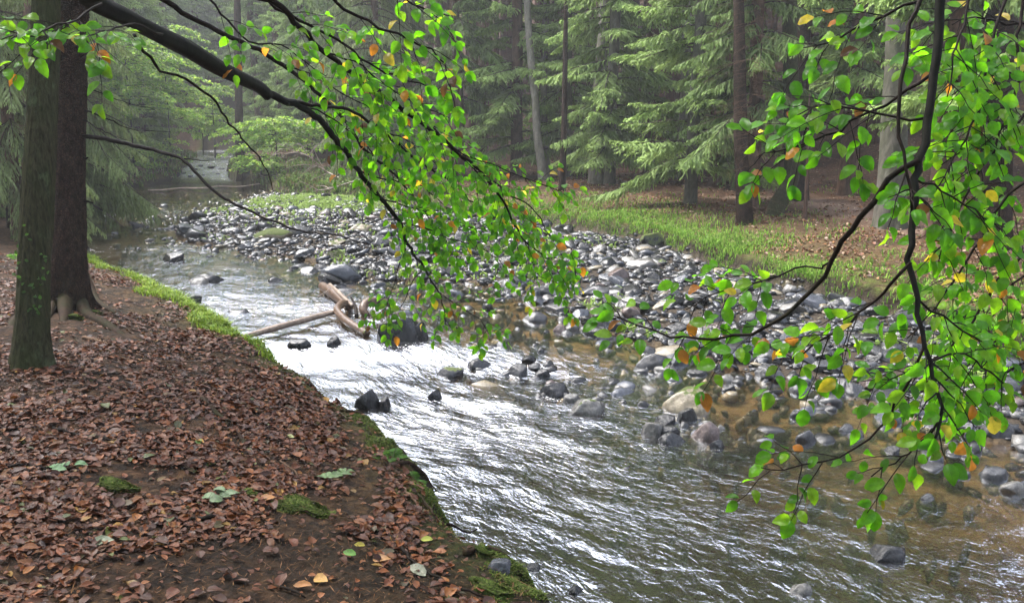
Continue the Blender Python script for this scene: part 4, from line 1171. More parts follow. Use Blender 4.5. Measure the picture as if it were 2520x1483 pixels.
# distinct trunks of the far bank
def photo_trunk(label, name, pts, wpx, mat, dsh=0.0, n=16, flare=(0.25, 0.6, 5, 0.5), top=(0, 3.5), base_y=None, bump=0.1):
    b = ground_at(*pts[0]); dep = depth_of(b)
    t = thing(name, label, 'tree', b)
    P = [b - [0, 0, 0.2]] + [at_d(x, y, dep) for x, y in pts[1:]]
    P.append(P[-1] + norm(P[-1] - P[-2]) * top[1])
    R = np.array(list(wpx) + [wpx[-1] * 0.6]) / 2 / FPX * dep
    trunk_obj('trunk', b, P, R, mat, t, n, bump, flare, 0.12, int(pts[0][0]) % 50)
    return t, b, dep
t1, b1, d1 = photo_trunk('slender grey trunk curving left, left one of the twin grey pair', 'grey_tree', [(1338, 445), (1332, 400), (1322, 330), (1318, 250), (1305, 130), (1297, 0), (1294, -150)], [23, 19, 18, 17, 16, 14, 13], M['pale_bark'], top=(0, 4))
t2, b2, d2 = photo_trunk('straight pale grey trunk, right one of the twin grey pair', 'grey_tree', [(1345, 442), (1343, 380), (1339, 300), (1338, 200), (1341, 100), (1345, 0), (1350, -150)], [21, 17, 17, 16, 16, 15, 13], M['pale_bark'], top=(0, 4))
photo_trunk('thick pale grey trunk half veiled by spruce boughs', 'grey_tree', [(1468, 450), (1466, 380), (1474, 260), (1481, 130), (1487, 0), (1490, -120)], [36, 30, 28, 26, 25, 24], M['pale_bark'])
photo_trunk('grey trunk showing low between spruce boughs right of the middle', 'grey_tree', [(1676, 440), (1677, 370), (1684, 260), (1688, 120), (1690, -50)], [30, 24, 22, 20, 18], M['grey_bark'])
photo_trunk('thin black stem behind the grass of the far bank', 'spruce_tree', [(1384, 470), (1384, 420), (1388, 330), (1390, 200)], [18, 15, 13, 10], M['spruce_bark'])
tD, bD, dD = photo_trunk('dark leaning trunk rising from the edge of the far bank', 'spruce_tree', [(1834, 552), (1832, 510), (1826, 430), (1822, 330), (1820, 150), (1818, -40), (1818, -200)], [42, 35, 30, 27, 25, 23, 22], M['spruce_bark'], flare=(0.15, 0.7, 5, 1.0))
photo_trunk('grey trunk bent like an elbow at its foot', 'grey_tree', [(1902, 528), (1912, 505), (1935, 470), (1948, 430), (1950, 380), (1946, 200), (1943, 0), (1943, -150)], [44, 38, 38, 36, 32, 27, 25, 24], M['green_bark'], flare=(0.1, 0.4, 4, 1))
photo_trunk('thick dark trunk right behind the elbow bent one', 'spruce_tree', [(1962, 492), (1965, 440), (1967, 300), (1972, 150), (1980, 0), (1985, -150)], [52, 44, 40, 38, 36, 34], M['spruce_bark'])
photo_trunk('thin pole like dead sapling before the thick dark trunk', 'sapling', [(1980, 540), (1984, 480), (1987, 400), (1990, 300)], [10, 9, 8, 6], M['far_bark'], flare=(0.05, 0.2, 3, 0), top=(0, 0.5))
photo_trunk('thin upright dead stem alone on the brown slope', 'sapling', [(2098, 472), (2098, 430), (2100, 360), (2101, 280)], [10, 9, 8, 6], M['far_bark'], flare=(0.05, 0.2, 3, 0), top=(0, 0.5))
photo_trunk('broad grey trunk with mossy root flare behind the hanging leaves', 'grey_tree', [(2192, 562), (2190, 520), (2195, 440), (2200, 300), (2205, 100), (2205, -100)], [78, 64, 52, 43, 37, 34], M['grey_bark'], n=24, flare=(0.18, 0.6, 6, 0.7))
photo_trunk('broad blackish trunk behind the leaf curtain at the right margin', 'spruce_tree', [(2445, 605), (2445, 560), (2450, 400), (2455, 200), (2455, -50)], [90, 76, 70, 66, 62], M['spruce_bark'], n=24, flare=(0.18, 0.6, 6, 0.7))
photo_trunk('dark trunk standing on the root bank beyond the pool', 'spruce_tree', [(600, 432), (596, 400), (590, 372), (588, 300), (586, 150)], [26, 20, 19, 18, 17], M['spruce_bark'], flare=(0.3, 0.6, 4, 1))
# dead twigs hanging on the dark leaning trunk
o = link('dead_branches', DEADB[1], tD); o.scale = (0.55, 0.55, 0.55)

# ------------------------------------------------------------------ broad leaved saplings on the far shore
def sapling(label, px, py, dep_sh, W, H, n, cols, lsize, seed):
    b = ground_at(px, py); dep = depth_of(b)
    r = np.random.default_rng(seed)
    t = thing('beech_sapling', label, 'sapling', b)
    stem = MB(); pos = []; al_ = []; nn_ = []
    h = H / FPX * dep; w = W / FPX * dep
    V, Q, T, U = tube(resample(np.array([[0, 0, -0.1], [0.05, 0, h * 0.4], [0.0, 0.05, h]]), 0.2), [0.035, 0.012], 7, 0.1); stem.add(V, Q, T, U)
    for k in range(n):
        z = h * r.uniform(0.45, 1.0); az = r.uniform(0, 2 * PI); L = w * 0.5 * r.uniform(0.5, 1.05)
        d = np.array([math.cos(az), math.sin(az) * 0.7, 0])
        tt = np.linspace(0, 1, 6)
        P = d[None] * (tt * L)[:, None]; P[:, 2] = z + 0.12 * L * tt - 0.25 * L * tt ** 2
        V, Q, T, U = tube(P, [0.012, 0.003], 4, 0, 0, None, False); stem.add(V, Q, None, U)
        m = int(L / 0.022)
        f = r.uniform(0.2, 1.0, m)
        p = np.stack([np.interp(f, tt, P[:, q]) for q in range(3)], -1)
        sd = np.array([-d[1], d[0], 0])[None] * r.uniform(-1, 1, m)[:, None]
        p = p + sd * (0.28 * L * (1.1 - f))[:, None]; p[:, 2] += r.normal(0, 0.03, m)
        pos.append(p); al_.append(d[None] * 0.7 + sd + r.normal(0, 0.25, (m, 3)) + [0, 0, -0.25]); nn_.append(np.tile([0, -0.3, 1.0], (m, 1)) + r.normal(0, 0.3, (m, 3)))
    pos = np.vstack(pos); m = len(pos)
    c = np.array(cols)[r.integers(0, len(cols), m)] * r.uniform(0.75, 1.2, (m, 1))
    V, Q, U, C = place_leaves(pos, np.vstack(al_), np.vstack(nn_), r.uniform(0.7, 1.2, m) * lsize, c, MINI_LEAF)
    link('stem', make_mesh('stem', np.vstack(stem.V), np.vstack(stem.Q), None, np.vstack(stem.U), None, M['twig']), t)
    link('leaves', make_mesh('leaves', V, Q, None, U, C, M['beech_leaf']), t)
LG = [(0.13, 0.24, 0.035), (0.17, 0.28, 0.05), (0.22, 0.30, 0.06)]
sapling('bright leafy sapling spreading over the far root bank', 680, 425, 0, 330, 130, 48, LG, 0.12, 1)
sapling('light green sapling behind the pool under the limb', 530, 405, 0, 200, 190, 40, LG, 0.12, 2)
sapling('light green bush at the foot of the left wood by the pool', 330, 440, 0, 170, 70, 18, LG, 0.08, 3)
sapling('low bright bush on the shore right of the far rapid', 640, 445, 0, 150, 60, 22, LG, 0.11, 6)
sapling('small leafy bush left of the far rapid', 410, 425, 0, 120, 80, 22, LG, 0.10, 7)
sapling('broad leafy bush high behind the far rapid', 500, 385, 0, 240, 120, 34, LG, 0.14, 8)
sapling('tall light green sapling behind the left end of the limb', 420, 400, 0, 260, 330, 50, LG, 0.13, 9)
sapling('leafy sapling at the left margin behind the trunks', 20, 560, 0, 170, 260, 30, LG, 0.07, 4)
sapling('leafy sapling high on the left between limb and spruce', 330, 430, 0, 420, 330, 60, LG, 0.12, 5)

# ------------------------------------------------------------------ dead wood
def log_thing(name, label, cat, pts, r, mat, lifts=None, n=14, bump=0.12, seed=0):
    P = []
    for i, (x, y) in enumerate(pts):
        q = on_water(x, y)
        wl = float(water_level(np.array([q[0]]), np.array([q[1]]))[0])
        P.append(at_z(x, y, wl + (lifts[i] if lifts else 0.05)))
    P = np.array(P); c = P.mean(0); c[2] = P[:, 2].min()
    V, Q, T, U = tube(resample(P, 0.03), r, n, bump, seed)
    o = link(name, make_mesh(name, V - c, Q, T, U, None, mat), None, c)
    return tag(o, label, cat)
log_thing('driftwood_log', 'curved smooth log lying on the water beside the big dark boulder', 'log', [(864, 752), (852, 746), (840, 748), (830, 760), (835, 772), (856, 791), (903, 821)], [0.036, 0.042, 0.045, 0.046, 0.045, 0.043, 0.040], M['driftwood'], [0.02, 0.09, 0.12, 0.11, 0.09, 0.07, 0.03], seed=2)
log_thing('driftwood_log', 'thick bark stripped log at the top of the driftwood heap', 'log', [(794, 704), (818, 720), (842, 741), (858, 757)], [0.058, 0.064, 0.055, 0.045], M['driftwood'], [0.05, 0.06, 0.05, 0.02], seed=3, bump=0.3)
log_thing('driftwood_log', 'slim pale log strip lying on the thick bark stripped log', 'log', [(812, 700), (838, 724), (868, 752)], [0.022, 0.026, 0.02], M['pale_wood'], [0.13, 0.12, 0.09], seed=13, bump=0.2)
log_thing('driftwood_log', 'short arched branch stub right of the curved log', 'log', [(903, 778), (894, 762), (899, 748), (915, 741), (950, 745), (968, 752)], [0.046, 0.052, 0.052, 0.048, 0.044, 0.036], M['driftwood'], [0.0, 0.07, 0.12, 0.14, 0.10, 0.04], seed=4)
log_thing('driftwood_pole', 'long pale pole slanting from the near bank to the driftwood', 'pole', [(602, 828), (680, 806), (760, 784), (826, 766)], [0.030, 0.036, 0.034, 0.028], M['pale_wood'], [0.04, 0.06, 0.08, 0.09], seed=5)
log_thing('driftwood_stick', 'thin pale twig sticking out right of the driftwood heap', 'stick', [(846, 733), (862, 724), (878, 716)], [0.010, 0.007, 0.004], M['pale_wood'], [0.12, 0.14, 0.17], seed=6, n=6)
log_thing('driftwood_stick', 'thin pale twig poking left from the driftwood heap', 'stick', [(779, 732), (795, 722), (812, 711)], [0.005, 0.007, 0.006], M['pale_wood'], [0.04, 0.09, 0.13], seed=16, n=6)
log_thing('driftwood_stick', 'dark knotty stick standing between driftwood logs', 'stick', [(878, 778), (874, 752), (863, 730)], [0.024, 0.02, 0.010], M['twig'], [0.02, 0.09, 0.16], seed=7, n=8)
log_thing('fallen_branch', 'long thin fallen branch lying across the quiet pool', 'branch', [(365, 468), (410, 467), (450, 463), (500, 463), (540, 458), (590, 459), (640, 452)], [0.015, 0.03, 0.026, 0.02, 0.012], M['pale_wood'], [0.02, 0.06, 0.04, 0.10, 0.05, 0.10, 0.2], seed=8, n=8)
# bare pale root crown and fallen bough on the far shore
def bare_bough(label, name, start, pts, spread, nsub, seed, r0=0.03, mat='pale_wood'):
    b = ground_at(*start); dep = depth_of(b); r = np.random.default_rng(seed); mb = MB()
    P = resample(np.array([at_d(x, y, dep + dz) for x, y, dz in pts]), 0.15)
    V, Q, T, U = tube(P, [r0, r0 * 0.4], 6, 0.1); mb.add(V, Q, T, U)
    for k in range(nsub):
        i = int(r.integers(len(P) // 4, len(P) - 1)); s = P[i]
        d = norm(r.normal(size=3) * [1, 0.6, 0.7] + norm(P[-1] - P[0]) * 0.7); L = spread * r.uniform(0.3, 1)
        q = np.array([s, s + d * L * 0.4 + r.normal(0, L * 0.08, 3), s + d * L * 0.75 + r.normal(0, L * 0.12, 3) - [0, 0, L * 0.1], s + d * L - [0, 0, L * r.uniform(0.0, 0.4)]])
        V, Q, T, U = tube(resample(q, 0.12), [r0 * 0.5, r0 * 0.15], 5, 0, 0); mb.add(V, Q, T, U)
    c = b.copy()
    me = make_mesh(name, np.vstack(mb.V) - c, np.vstack(mb.Q), None, np.vstack(mb.U), None, M[mat])
    return tag(link(name, me, None, c), label, 'branch')
bare_bough('pale bare fallen crown with forked twigs above the far root bank', 'fallen_branch', (720, 455), [(840, 440, -0.5), (800, 420, 0), (760, 385, 0), (720, 375, 0.3), (690, 390, 0.3)], 1.6, 22, 3)
bare_bough('crooked pale dead bough lying on the shore right of the forked crown', 'fallen_branch', (830, 470), [(900, 440, 0), (860, 450, 0), (810, 465, 0), (770, 470, 0)], 0.9, 10, 4, 0.035)
bare_bough('dark bare brush sticking out of the far root bank', 'fallen_branch', (660, 455), [(720, 440, 0), (680, 430, 0), (640, 435, 0)], 1.3, 16, 5, 0.02, 'twig')

# twigs and sticks on the near bank
def ground_stick(label, pts, r, mat='twig', name='stick', lift=0.015, cat='stick'):
    P = ground_line(pts, lift); c = P.mean(0)
    P = resample(P, 0.03); P[1:-1] += np.random.default_rng(int(pts[0][0])).normal(0, 0.004, (len(P) - 2, 3))
    V, Q, T, U = tube(P, [r, r, r * 0.5], 7, 0.25, 3)
    return tag(link(name, make_mesh(name, V - c, Q, T, U, None, M[mat]), None, c), label, cat)
ground_stick('long thin twig pointing to the bottom edge near the water', [(945, 1310), (985, 1350), (1030, 1398), (1090, 1436), (1190, 1476)], 0.008)
ground_stick('brown crooked root poking out of the middle of the slope', [(498, 985), (522, 1010), (548, 1035), (562, 1052)], 0.016, 'root', 'root_end', cat='root')
ground_stick('small brown root end below the crooked root', [(583, 1068), (594, 1085), (606, 1108)], 0.013, 'root', 'root_end', cat='root')
ground_stick('long dark stick lying below the slim trunk', [(130, 1060), (210, 1078), (290, 1088), (350, 1080)], 0.010)
ground_stick('short dark stick right of the long stick on the slope', [(325, 1073), (362, 1084), (400, 1099)], 0.012)
ground_stick('long twig lying level across the upper slope', [(40, 912), (150, 920), (250, 925), (340, 918)], 0.007)
ground_stick('straight thin twig in the upper middle of the slope', [(300, 885), (420, 895), (520, 890)], 0.006, 'dead_twig')
ground_stick('pale stick lying behind the slim trunk on the slope', [(205, 835), (240, 842), (272, 850)], 0.014, 'dead_twig')
ground_stick('dark curved stick low on the bank in front of bare soil', [(470, 1284), (520, 1282), (560, 1276)], 0.010)
ground_stick('thin stick on bare soil close to the bottom edge', [(690, 1450), (730, 1462), (752, 1478)], 0.006)
ground_stick('brown stick running down along the bank edge', [(940, 1130), (985, 1180), (1030, 1225), (1070, 1275)], 0.012, 'root')
ground_stick('second thinner stick beside the one along the bank edge', [(960, 1175), (1000, 1215), (1045, 1262)], 0.008, 'dead_twig')
ground_stick('thin twig near the left margin of the lower slope', [(20, 1155), (70, 1150), (130, 1160)], 0.006)
ground_stick('twig leaning on the slope above the lower moss cushion', [(690, 1140), (720, 1160), (745, 1190)], 0.005, 'dead_twig')
# twig sticking out over the water from the near bank
p0 = ground_at(1075, 1265); P = np.array([p0 + [0, 0, -0.05], at_d(1110, 1290, depth_of(p0) + 0.05), at_d(1150, 1310, depth_of(p0) + 0.1), at_d(1175, 1300, depth_of(p0) + 0.2)])
V, Q, T, U = tube(resample(P, 0.03), [0.010, 0.006, 0.003], 6, 0.2)
tag(link('stick', make_mesh('stick', V - p0, Q, T, U, None, M['twig']), None, p0), 'dark forked twig sticking out over the water below the bank', 'stick')

# ------------------------------------------------------------------ grass, moss, ferns
for k in range(16):
    f = k / 15
    i = int(np.interp(f, [0, 1], [0, 1]) * 10)
    Lx, Ly = np.interp(f, np.linspace(0, 1, 6), [0.55, 0.085, -0.45, -1.0, -1.75, -2.6]), np.interp(f, np.linspace(0, 1, 6), [2.6, 3.39, 4.6, 5.9, 7.0, 8.3])
    Lx += rng.normal(0, 0.05); Ly += rng.normal(0, 0.05)
    n_ = np.array([0.86, 0.5]); n_ = n_ / np.linalg.norm(n_); tdir = np.array([n_[1], -n_[0]])
    sl = rng.uniform(-0.25, 0.5); Lr = rng.uniform(0.18, 0.42)
    P = []
    for q in np.linspace(-0.12, Lr, 6):
        x = Lx + n_[0] * q + tdir[0] * q * sl + rng.normal(0, 0.012); y = Ly + n_[1] * q + tdir[1] * q * sl + rng.normal(0, 0.012)
        P.append([x, y, max(gz(x, y), -0.05) + 0.015])
    P = resample(np.array(P), 0.03); r0 = rng.uniform(0.006, 0.014)
    V, Q, T, U = tube(P, [r0, r0 * 0.8, r0 * 0.35], 7, 0.25, k)
    o = link('root', make_mesh('root', V - P[0], Q, T, U, None, M['root']), None, P[0])
    tag(o, 'dark exposed root hanging over the eroded edge of the near bank', 'root', 'exposed roots of the near bank')

def blades(P, nrm, h, w, cols, lean=0.5, seed=0):
    r = np.random.default_rng(seed); n = len(P)
    az = r.uniform(0, 2 * PI, n); sd = np.stack([np.cos(az), np.sin(az), np.zeros(n)], -1)
    ln_ = np.stack([-np.sin(az), np.cos(az), np.zeros(n)], -1) * (lean * r.uniform(0.1, 1.4, n))[:, None]
    up = np.array([0, 0, 1.0])[None]
    H = h[:, None]; Wd = w[:, None]
    mid = P + (up + ln_ * 0.35) * H * 0.55; tip = P + (up * (1 - 0.25 * lean) + ln_) * H
    V = np.stack([P - sd * Wd / 2, P + sd * Wd / 2, mid + sd * Wd * 0.42, mid - sd * Wd * 0.42, tip], 1).reshape(-1, 3)
    i = np.arange(n) * 5
    return V, np.stack([i, i + 1, i + 2, i + 3], -1), np.stack([i + 3, i + 2, i + 4], -1), np.repeat(cols, 5, 0)

def scatter(n, cond, r0, r1, a0, a1):
    out = []; tot = 0
    for _ in range(400):
        r = r0 * np.exp(rng.uniform(0, 1, 20000) * math.log(r1 / r0)); a = np.radians(rng.uniform(a0, a1, 20000))
        x, y = r * np.sin(a), r * np.cos(a)
        k = rng.uniform(0, 1, 20000) < cond(x, y)
        out.append(np.stack([x[k], y[k]], -1)); tot += int(k.sum())
        if tot >= n: break
    P = np.vstack(out)[:n]
    return np.column_stack([P, terrain(P[:, 0], P[:, 1])])

def grass_obj(name, label, P, h, w, base, seed, lean=0.7, mat='grass'):
    n = len(P); r = np.random.default_rng(seed)
    base = np.array(base)
    c = base[r.integers(0, len(base), n)] * r.uniform(0.7, 1.3, (n, 1))
    V, Q, T, C = blades(P, None, r.uniform(h[0], h[1], n), r.uniform(w[0], w[1], n), c, lean, seed)
    tag(link(name, make_mesh(name, V, Q, T, None, C, M[mat], False)), label, None, None, 'stuff')
GG = [(0.13, 0.27, 0.03), (0.20, 0.36, 0.045), (0.26, 0.38, 0.07), (0.08, 0.16, 0.02)]
GB = [(0.19, 0.27, 0.03), (0.24, 0.32, 0.04), (0.15, 0.25, 0.03)]
GD = [(0.05, 0.08, 0.015), (0.08, 0.11, 0.02), (0.10, 0.11, 0.03)]
def c_right(x, y):
    dr = sd_right(x, y); nz = fbm(x * 1.3, y * 1.3, 91, 3)
    lush = np.exp(-((x - 2.2) / 2.2) ** 2) * (y > 13.5) * np.clip(0.75 + 0.9 * fbm(x * 2.3, y * 2.3, 111, 3), 0, 1.3)
    return (dr > -0.12) * np.clip(np.exp(-np.maximum(dr, 0) / 0.55) * (0.3 + nz) * 0.7 + lush * np.exp(-np.maximum(dr - 0.2, 0) / 0.7) * 1.3, 0, 1) * (y < 26)
P = scatter(12500, c_right, 8, 26, -6, 34)
lush = np.exp(-((P[:, 0] - 2.0) / 2.4) ** 2) * (P[:, 1] > 13)
grass_obj('grass', 'fresh green grass fringing the far bank', P, (0.03, 0.12), (0.008, 0.018), GG, 1)
def c_thin(x, y):
    dr = sd_right(x, y); nz = fbm(x * 0.9, y * 0.9, 93, 3)
    return (dr > 0.3) * np.clip(nz * 1.4 - 0.1, 0, 1) * np.exp(-dr / 5)
P = scatter(2600, c_thin, 9, 26, 0, 34)
grass_obj('undergrowth', 'thin low herbs scattered over the brown far bank', P, (0.03, 0.09), (0.012, 0.028), GG, 2, 1.2)
def c_bar(x, y):
    db = sd_bar(x, y); dr = sd_right(x, y); nz = fbm(x * 0.7, y * 0.7, 95, 3)
    far = np.exp(-((x + 4.6) / 2.2) ** 2 - ((y - 24.5) / 2.6) ** 2) * 1.3
    return (db > 0.1) * (dr < 0) * np.clip(far + (nz > 0.32) * 0.05, 0, 1)
P = scatter(8000, c_bar, 8, 32, -24, 32)
grass_obj('bar_grass', 'bright herbs growing on the far end of the gravel bar', P, (0.05, 0.16), (0.02, 0.05), [(0.2, 0.3, 0.06), (0.26, 0.36, 0.09)], 3, 1.0)
def c_far(x, y):
    dl = sd_left(x, y); dr = sd_right(x, y); nz = fbm(x * 0.6, y * 0.6, 107, 3)
    d = np.maximum(dl, dr)
    return (d > -0.15) * (d < 5) * np.clip(0.55 + 1.3 * nz - d / 6, 0, 1) * (y > 23)
P = scatter(16000, c_far, 23, 48, -34, -4)
grass_obj('shore_herbs', 'low green herbs on the far shore round the pool', P, (0.06, 0.28), (0.03, 0.07), [(0.10, 0.17, 0.03), (0.15, 0.24, 0.045), (0.07, 0.11, 0.025), (0.13, 0.10, 0.045)], 6, 0.9)
def c_left(x, y):
    dl = sd_left(x, y); nz = fbm(x * 2, y * 2, 97, 3)
    return (dl > -0.30) * (dl < 0.45) * sstep(6.6, 8.0, y) * np.clip(0.7 - np.abs(dl - 0.02) / 0.28 + 1.3 * nz, 0, 1)
P = scatter(8500, c_left, 6.5, 15, -32, -8)
grass_obj('bank_grass', 'yellow green grass along the near bank edge below the spruce', P, (0.02, 0.10), (0.006, 0.014), GB, 4, 1.0)
def c_moss(x, y):
    dl = sd_left(x, y); nz = fbm(x * 3.1, y * 3.1, 99, 3)
    return (dl > -0.32) * (dl < 0.4) * np.clip(0.35 - np.abs(dl + 0.05) / 0.22 + 1.9 * nz, 0, 1) * (y < 8)
P = scatter(15000, c_moss, 2.6, 8, -16, 18)
grass_obj('bank_moss', 'dark moss clothing the steep near bank edge', P, (0.006, 0.022), (0.004, 0.010), GD, 5, 1.2, 'moss')

def c_rl(x, y):
    dr = sd_right(x, y); return (dr > 0.25) * np.clip(0.5 + fbm(x * 1.5, y * 1.5, 103, 3), 0.05, 1) * np.exp(-dr / 9)
P = scatter(9000, c_rl, 7, 30, -4, 36)
n = len(P)
cl_ = np.array(BROWN + [(0.30, 0.20, 0.12), (0.34, 0.25, 0.17), (0.26, 0.16, 0.09)])[rng.integers(0, 10, n)] * rng.uniform(0.7, 1.2, (n, 1))
V, Qd, U, C = place_leaves(P + [0, 0, 0.012], rng.normal(size=(n, 3)) * [1, 1, 0.15], np.tile([0, 0, 1.0], (n, 1)) + rng.normal(0, 0.3, (n, 3)), rng.uniform(0.03, 0.085, n), cl_, MINI_LEAF)
tag(link('far_leaf_litter', make_mesh('far_leaf_litter', V, Qd, None, U, C, M['litter'])), 'tan fallen leaves scattered over the far bank and slope', None, None, 'stuff')

def c_crumb(x, y):
    dl = sd_left(x, y); return (dl > -0.05) * 0.8
P = scatter(14000, c_crumb, 2.4, 9, -36, 18)
n = len(P); r_ = np.random.default_rng(5)
az = r_.uniform(0, 2 * PI, n)
D = np.stack([np.cos(az), np.sin(az), r_.normal(0, 0.18, n)], -1)
cc = np.array([(0.16, 0.075, 0.03), (0.09, 0.045, 0.025), (0.22, 0.12, 0.06), (0.05, 0.03, 0.02)])[r_.integers(0, 4, n)] * r_.uniform(0.6, 1.2, (n, 1))
V, Q, T, C = ribbons(P + np.stack([np.zeros(n), np.zeros(n), r_.uniform(0.004, 0.022, n)], -1), D, np.exp(r_.normal(math.log(0.03), 0.5, n)), r_.uniform(0.0015, 0.004, n), np.tile([0, 0.3, 1.0], (n, 1)), np.zeros(n), cc, cc * 0.8)
tag(link('needle_litter', make_mesh('needle_litter', V, Q, T, None, C, M['moss'], False)), 'fallen needles and twig crumbs among the leaves of the near bank', None, None, 'stuff')

def moss_cushion(label, px, py, w, h, seed, n=2600):
    c = ground_at(px, py); dep = depth_of(c); r = np.random.default_rng(seed)
    rx = w / 2 / FPX * dep; ry = rx * 0.75; hz = h / FPX * dep * 0.42
    u = r.uniform(0, 1, n) ** 0.5; a = r.uniform(0, 2 * PI, n)
    wob = 1 + 0.25 * np.sin(a * 3 + seed) + 0.15 * np.sin(a * 5 + 2 * seed)
    x = c[0] + rx * u * wob * np.cos(a); y = c[1] + ry * u * wob * np.sin(a)
    z = terrain(x, y) + hz * (1 - u ** 2)
    P = np.stack([x, y, z], -1)
    col = np.array(GD)[r.integers(0, 3, n)] * r.uniform(0.5, 1.2, (n, 1))
    V, Q, T, C = blades(P, None, r.uniform(0.008, 0.022, n), r.uniform(0.004, 0.009, n), col, 1.0, seed)
    mb = MB(); mb.add(V, Q, T, None, C)
    # the cushion's body
    uu = np.linspace(0, 1, 8); aa = np.linspace(0, 2 * PI, 24, endpoint=False)
    UU, AA = np.meshgrid(uu, aa, indexing='ij'); WW = 1 + 0.25 * np.sin(AA * 3 + seed) + 0.15 * np.sin(AA * 5 + 2 * seed)
    X = c[0] + rx * UU * WW * np.cos(AA); Y = c[1] + ry * UU * WW * np.sin(AA)
    Z = terrain(X, Y) + hz * (1 - UU ** 2) - 0.004 + 0.006 * fbm(X * 30, Y * 30, 5, 2)
    mb.add(np.stack([X, Y, Z], -1).reshape(-1, 3), grid_quads(8, 24, True)[:, ::-1], None, None, (0.03, 0.045, 0.009))
    return tag(mb.build('moss_cushion', M['moss'], None, c, False), label, 'moss')
moss_cushion('dark green moss cushion in the leaves left of the fallen sprig', 283, 1198, 90, 34, 1)
moss_cushion('wide dark moss patch among leaves on the lower middle slope', 740, 1248, 140, 30, 2)
moss_cushion('small moss cushion at the foot of the spruce roots', 186, 785, 40, 24, 3, 1500)
moss_cushion('flat moss patch on the slope below the spruce root', 238, 772, 36, 14, 4, 1200)
moss_cushion('moss tuft on the bank edge beside the dark water', 1128, 1315, 46, 30, 5)
moss_cushion('round moss tuft above the wet bank boulder', 1190, 1362, 44, 34, 6)
moss_cushion('moss patch on the bank by the bottom edge', 1205, 1450, 90, 34, 7)
moss_cushion('small thin moss patch in the middle of the bare soil', 615, 1215, 60, 16, 8, 1200)

def fern(label, px, py, size, nf, seed, name='fern'):
    c = ground_at(px, py); r = np.random.default_rng(seed); pos, al_, nn_, sz = [], [], [], []
    mb = MB()
    for k in range(nf):
        az = r.uniform(0, 2 * PI); L = size * r.uniform(0.6, 1.1)
        d = np.array([math.cos(az), math.sin(az), 0]); tt = np.linspace(0, 1, 14)
        P = c + d[None] * (tt * L)[:, None] + np.array([0, 0, 1.0])[None] * (L * (0.75 * tt - 0.65 * tt ** 2))[:, None]
        V, Q, T, U = tube(P, [0.004, 0.001], 4, 0, 0, None, False); mb.add(V, Q, None, U, (0.08, 0.12, 0.03))
        sd = np.array([-d[1], d[0], 0])
        for s_ in (-1, 1):
            pos.append(P[1:]); al_.append(np.tile(sd * s_ + d * 0.35 + [0, 0, -0.12], (13, 1))); nn_.append(np.tile([0, 0, 1.0], (13, 1)) + r.normal(0, .15, (13, 3)))
            sz.append(L * 0.32 * np.sin(PI * (0.12 + 0.86 * tt[1:])) + 0.01)
    pos = np.vstack(pos); n = len(pos)
    V, Q, U, C = place_leaves(pos, np.vstack(al_), np.vstack(nn_), np.concatenate(sz), np.tile([0.10, 0.22, 0.035], (n, 1)) * r.uniform(0.7, 1.2, (n, 1)), [leaf_template(5, 3, 0.1, 0.1, 0.2, 0, 0, 0.36)])
    mb.add(V, Q, None, U, C)
    return tag(mb.build(name, M['beech_leaf'], None, c), label, 'fern')
fern('small bright fern hanging over the bank edge by dark water', 968, 1128, 0.13, 7, 1)
fern('second small fern lower on the bank edge', 1020, 1185, 0.11, 6, 2)
fern('tiny fern at the water edge near the pole end', 612, 838, 0.12, 6, 3)
fern('small green fern on the left slope behind the slim trunk', 40, 640, 0.25, 8, 4)
fern('tiny fern leaf on the upper slope among brown leaves', 575, 995, 0.08, 4, 5)

# fallen green sprigs
def sprig(label, px, py, L, n, col, seed, name='fallen_sprig'):
    c = ground_at(px, py); c[2] += 0.02; r = np.random.default_rng(seed)
    t = thing(name, label, 'sprig', c)
    az = r.uniform(0, PI); d = np.array([math.cos(az) * 0.5, 0.85, 0.0])
    tt = np.linspace(-0.5, 0.5, 8); P = d[None] * (tt * L)[:, None]; P[:, 0] += 0.02 * np.sin(tt * 5)
    P[:, 2] += terrain(P[:, 0] + c[0], P[:, 1] + c[1]) + 0.02 - c[2]
    V, Q, T, U = tube(P, [0.003, 0.0015], 5); link('stem', make_mesh('stem', V, Q, T, U, None, M['dead_twig']), t)
    k = r.uniform(-0.5, 0.5, n); pos = np.stack([np.interp(k, tt, P[:, q]) for q in range(3)], -1); pos[:, 2] += 0.012
    sd = np.where(np.arange(n) % 2, 1, -1)[:, None] * np.array([d[1], -d[0], 0])[None]
    V, Q, U, C = place_leaves(pos, sd + d * 0.4 + r.normal(0, .15, (n, 3)) * [1, 1, .3], np.tile([0, -0.3, 1.0], (n, 1)) + r.normal(0, .2, (n, 3)), r.uniform(0.05, 0.08, n), np.tile(col, (n, 1)) * r.uniform(0.8, 1.2, (n, 1)), TREE_LEAF)
    link('leaves', make_mesh('leaves', V, Q, None, U, C, M['litter']), t)
sprig('pale green fallen sprig of seven leaves in the middle of the leaf litter', 535, 1236, 0.2, 8, (0.13, 0.18, 0.085), 1)
sprig('small pale green fallen sprig right of the middle near bare soil', 830, 1180, 0.2, 9, (0.11, 0.17, 0.06), 2)
sprig('dark green fallen sprig at the lower left', 160, 1160, 0.12, 5, (0.08, 0.16, 0.06), 3)

